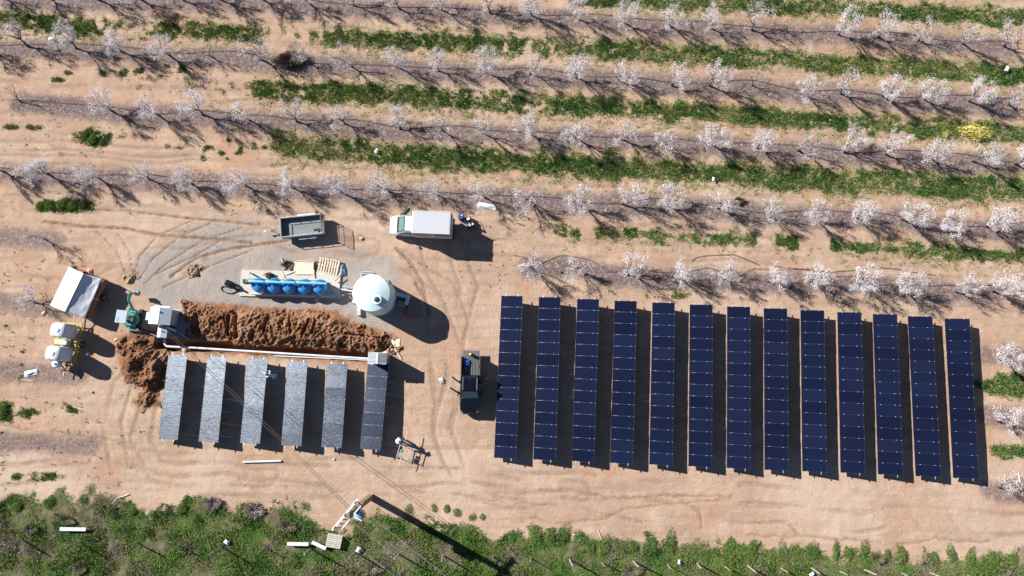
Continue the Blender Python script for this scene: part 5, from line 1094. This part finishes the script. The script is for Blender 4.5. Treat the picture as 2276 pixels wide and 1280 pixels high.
# ------------------------------------------------------------------ utility pole, wires
def utility_pole():
    zt = 8.5; b = P(824, 1104); t = thing('utility_pole', b, 0, 'tall utility pole with white crossarms and transformer at the bottom bank', 'utility pole')
    top = Vector((0, 0, zt+.25)); M_P = mat('pole_steel', (.24, .17, .12), .8, var=.2)
    MB().loft([[(w*x, w*y, z) for x, y in ((-1, -1), (1, -1), (1, 1), (-1, 1))] for w, z in ((.23, -.1), (.17, zt+.3))]).build('mast', M_P, t)
    bl = Vector((b.x, b.y, 0)); M_ARM = mat('white_arm', (.74, .74, .74), .55, var=.06)
    a0, a1 = P(796, 1108.5, zt)-bl, P(738.5, 1178, zt)-bl; c0_, c1_ = P(806, 1119, zt-.15)-bl, P(759, 1176, zt-.15)-bl
    d = (a1-a0).normalized()
    def beam(p0, p1, w, nm, mt): m = MB(); rz = math.atan2((p1-p0).y, (p1-p0).x); m.box((p0+p1)/2, ((p1-p0).length, w, w), rz=rz); return m.build(nm, mt, t)
    beam(a0, a1, .17, 'crossarm', M_ARM); beam(c0_, c1_, .09, 'crossarm', M_ARM)
    for k in range(7):
        u = .06+.88*k/6; m = MB(); m.tube(a0.lerp(a1, u), c0_.lerp(c1_, (u*1.0)), .04, n=5); m.build('brace', M_GREY, t)
    for k in range(3):
        q = a0.lerp(a1, .1+.4*k); m = MB()
        for z in (.1, .2, .3): m.lathe([(.05, z), (.1, z+.03), (.05, z+.06)], q, 10)
        m.tube(q, q+Vector((0, 0, .42)), .03, n=6); m.build('insulator', mat('insulator_glaze', (.42, .36, .36), .3), t)
    zc = 6.2; q = P(797, 1147, zc)-bl
    m = MB(); m.lathe([(.36, -.95), (.38, -.9), (.38, -.05), (.3, .02), (.02, .05)], q, 22); tr = m.build('transformer', mat('transformer_blue', (.20, .30, .40), .5, var=.08), t, True)
    for k, off in enumerate((-.2, .12)):
        m = MB(); m.box(q+Vector((0, off, .06)), (.6, .07, .06), rz=R(-28)); m.build('bushing_bar', M_ARM, tr)
    m = MB(); m.lathe([(.05, 0), (.08, .06), (.05, .12), (.08, .18), (.04, .25)], q+Vector((.1, .2, 0)), 10); m.build('bushing', M_WHITEP, tr)
    m = MB(); m.tube(Vector((0, 0, zc-.3)), q+Vector((0, 0, -.3)), .05, n=6); m.tube(Vector((0, 0, zc-.8)), q+Vector((0, 0, -.8)), .05, n=6); m.build('bracket', M_GREY, t)
    return bl, a0, a1, c0_, c1_
bl, a0, a1, c0_, c1_ = utility_pole()
M_WIRE = mat('wire', (.05, .045, .04), .6); M_WIREL = mat('aluminium_wire', (.45, .45, .44), .5, .4)
def wire(a, b, sag, mt, label, r=.02):
    pts = [a.lerp(b, k/20)+Vector((0, 0, -4*sag*(k/20)*(1-k/20))) for k in range(21)]
    tag(MB().path(pts, r, 5).build('overhead_wire', mt), label, 'wire', 'overhead wires')
e1_ = P(364, 735, 1.45); e2_ = P(367, 730, 2.0)
s1_, s2_ = bl+a0.lerp(a1, .28)+Vector((0, 0, .1)), bl+a0.lerp(a1, .34)+Vector((0, 0, .1))
wire(s1_, e2_, .5, M_WIRE, 'upper of two dark wires crossing the small solar array to the pump house'); wire(s2_, e1_, .5, M_WIRE, 'lower of two dark wires crossing the small solar array to the cabinet')
dirw = (s1_-e2_); dirw.z = 0; dirw.normalize()
for u, lab in ((.12, 'first pale wire from the pole towards the lower right'), (.5, 'middle pale wire from the pole towards the lower right'), (.9, 'last pale wire from the pole towards the lower right')):
    q = bl+a0.lerp(a1, u)+Vector((0, 0, .4)); wire(q, q+dirw*45, .8, M_WIREL, lab, .012)

# ------------------------------------------------------------------ fence along the bank
posts = [(50,1198,1),(179,1204,1),(307,1206,1),(400,1211,0),(493,1214,1),(592,1216,0),(691,1219,1),(790,1226,1),(886,1231,1),(985,1234,1),(1096,1236,0),(1180,1240,0),(1266,1243,1),(1337,1250,0),(1408,1247,1),(1484,1255,0),(1550,1252,1),(1611,1259,0),(1661,1257,1),(1734,1262,0),(1803,1262,1),(1867,1270,0),(1921,1266,1),(2004,1273,0),(2068,1273,1),(2150,1279,0)]
fo = P(50, 1198); ft = thing('wire_fence', fo, 0, 'wire fence on wooden posts running through the weeds at the bottom edge', 'fence')
M_FP = mat('weathered_post', (.34, .29, .24), .9, var=.25)
tops = []
for px, py, big in posts:
    q = P(px, py)-fo; h = (2.0 if big else 1.4)*random.uniform(.92, 1.06); tp = q+Vector((random.gauss(0, .06), random.gauss(0, .06), h)); tops.append((q, tp, h))
    MB().tube(q+Vector((0, 0, -.1)), tp, .07 if big else .045, .06 if big else .04, 7).build('post', M_FP, ft)
for z in (.35, .75, 1.15):
    m = MB(); m.path([q.lerp(tp, z/h) for q, tp, h in tops], .005, 4); m.build('wire', M_WIRE, ft)

# ------------------------------------------------------------------ irrigation hoses along tree rows
for i, r_ in enumerate(ROWS):
    pts = []; xs = np.linspace(r_[0][0]-30, r_[-1][0]+40, 90)
    ys = np.interp(xs, [a for a, b in r_], [b for a, b in r_])
    for k, (a, b) in enumerate(zip(xs, ys)):
        q = P(a, b-7-(4 if i == 4 else 0)); wob_ = (vnoise(np.array([k*.23+i*9]), np.array([i*3.]), 151)[0]-.5)*(1.5 if i == 4 else .7)
        q.y += wob_; q.z = .10; pts.append(q)
    tag(MB().path(pts, .02, 5).build('drip_hose', M_HOSE), f'dark drip hose along {ROWN[i]}', 'hose', 'drip hoses along the tree rows')
pts = [P(a, b, .09) for a, b in ((1535,581),(1545,572),(1565,568),(1600,566),(1630,565),(1655,574),(1675,583),(1690,590))]
tag(MB().path(pts, .022, 5).build('drip_hose', M_HOSE), 'loose dark hose arching above the lowest tree row', 'hose')
pts = [P(a, b, .09) for a, b in ((1720,591),(1780,598),(1850,604),(1900,600),(1940,594),(1990,597),(2030,605),(2080,611))]
tag(MB().path(pts, .022, 5).build('drip_hose', M_HOSE), 'loose wavy dark hose above the right end of the lowest tree row', 'hose')

# ------------------------------------------------------------------ loose boards, litter, stones
for px, py, rz, lx, lab in [(162,1176,-1,2.25,'white board lying in the weeds at the lower left'),(662,1209,-1,1.85,'white board in the weeds left of the grey pallet, left one'),(709,1212,-24,1.35,'tilted white board in the weeds touching the grey pallet')]:
    o = tag(MB().box((0, 0, 0), (lx, .3, .06), bev=.01).build('white_board', M_WHITE), lab, 'board'); o.location = P(px, py, .45); o.rotation_euler = (R(2), R(1), R(rz))
t = pallet(743, 1202, R(80), 1.15, 1.3, .35, 7, 'weathered grey pallet in the weeds below the utility pole', mat('grey_timber', (.46, .43, .38), .85, var=.15, obj_var=.1), .22)
o = rod('white_pipe', (540,1027), (625,1024.5), .08, .08, .085, M_WHITEP, 'short white pipe on the bare earth below the small solar array', 'pipe')
def stick(name, pts, r, mt, label, cat): return tag(MB().path([P(a, b, .06) for a, b in pts], r, 5).build(name, mt), label, cat)
stick('rope', [(248,1120),(262,1106),(275,1103),(287,1098)], .035, M_WHITEP, 'white rope or stick on the bare earth at the lower left', 'rope')
stick('stick', [(1272,1189),(1292,1185)], .05, M_WHITEP, 'thick white dead branch between the bank bushes', 'branch'); stick('stick', [(1282,1203),(1300,1195)], .035, M_WHITEP, 'thin white dead branch among the bank bushes', 'branch'); stick('stick', [(1329,1176),(1337,1199)], .03, M_WHITEP, 'thin upright white dead branch among the bank bushes', 'branch')
stick('stick', [(46,843),(74,847)], .04, M_WOOD, 'pale stick below the white bag at the left', 'stick'); stick('stick', [(340,793),(371,789)], .035, M_WOOD, 'pale stick on the round earth heap', 'stick')
stick('stick', [(877,774),(892,797)], .06, M_WHITEP, 'white stick below the cream cardboard by the ribbed kiosk', 'stick'); stick('stick', [(2263,1050),(2268,1072)], .05, M_WHITEP, 'white stick beside the lowest tree at the right edge', 'stick')
M_CARD = mat('cream_card', (.72, .58, .42), .8, var=.06)
cloth('cardboard', 880, 763, .75, .7, .12, M_CARD, 'cream cardboard piece above the ribbed kiosk', 'cardboard', 21, .1); cloth('cardboard', 862, 778, .9, .5, .18, M_CARD, 'crumpled cream paper between the earth heap and the kiosk', 'paper', 22, .5)
cloth('bag', 70, 829, 1.1, .5, .3, M_WHITEP, 'white plastic bag lying at the left below the bowser', 'bag', 23, .25); cloth('bag', 982, 846, .35, .5, .2, M_LGREY, 'small grey white scrap left of the black pickup', 'scrap', 24, .4)
cloth('cloth_sheet', 1083, 458, 1.7, .45, .3, M_WHITEP, 'white sheet caught in the fourth tree row right of the truck', 'sheet', 25, -.2)
for px, py, s, lab, sd__ in [(837,335,.4,'white scrap in the wide grass strip, upper left part',26),(1586,398,.35,'white scrap in the wide grass strip, middle',27),(2239,153,.5,'white scrap in the grass strip near the right edge',28),(114,86,.4,'white scrap above the second tree row near the left edge',29),(504,1205,.4,'small white scrap in the weeds by the fence at the lower left',30),(797,1222,.45,'pale scrap in the weeds right of the grey pallet',31),(1805,1277,.4,'white scrap at the bottom edge by the fence',32),(1510,1249,.35,'white scrap in the weeds by the fence right of centre',33),(258,755,.3,'cream scrap above the round earth heap',34),(195,787,.3,'pale scrap in the shadow of the bowser',35),(205,871,.2,'tiny white scrap on the bare earth below the bowser',36),(98,695,.35,'pale pink scrap left of the bowser top',37)]:
    cloth('scrap', px, py, s, s*.7, .2, M_WHITEP if sd__ not in (34, 37) else M_CARD, lab, 'scrap', sd__, random.uniform(0, 3), .25 if py > 1150 or py < 400 else .03)
def rock(px, py, s, label, seed):
    r = np.random.default_rng(seed); m = MB(); 
    m.loft([[(s*rr*(.8+.4*r.random())*math.cos(a), s*.8*rr*(.8+.4*r.random())*math.sin(a), s*z) for a in [2*math.pi*i/9 for i in range(9)]] for rr, z in ((.8, -.1), (1, .15), (.85, .45), (.4, .6))])
    o = tag(m.build('rock', mat('pale_stone', (.5, .4, .3), .9, var=.15), smooth=True), label, 'rock'); o.location = P(px, py)
rock(411, 777, .26, 'pale stone between the trench pipe and the first short solar table', 1)
rock(742, 1021, .14, 'small dark stone on the bare earth below the small solar array', 2); rock(803, 530, .2, 'small stone in the brown patch between trailer and truck', 3)
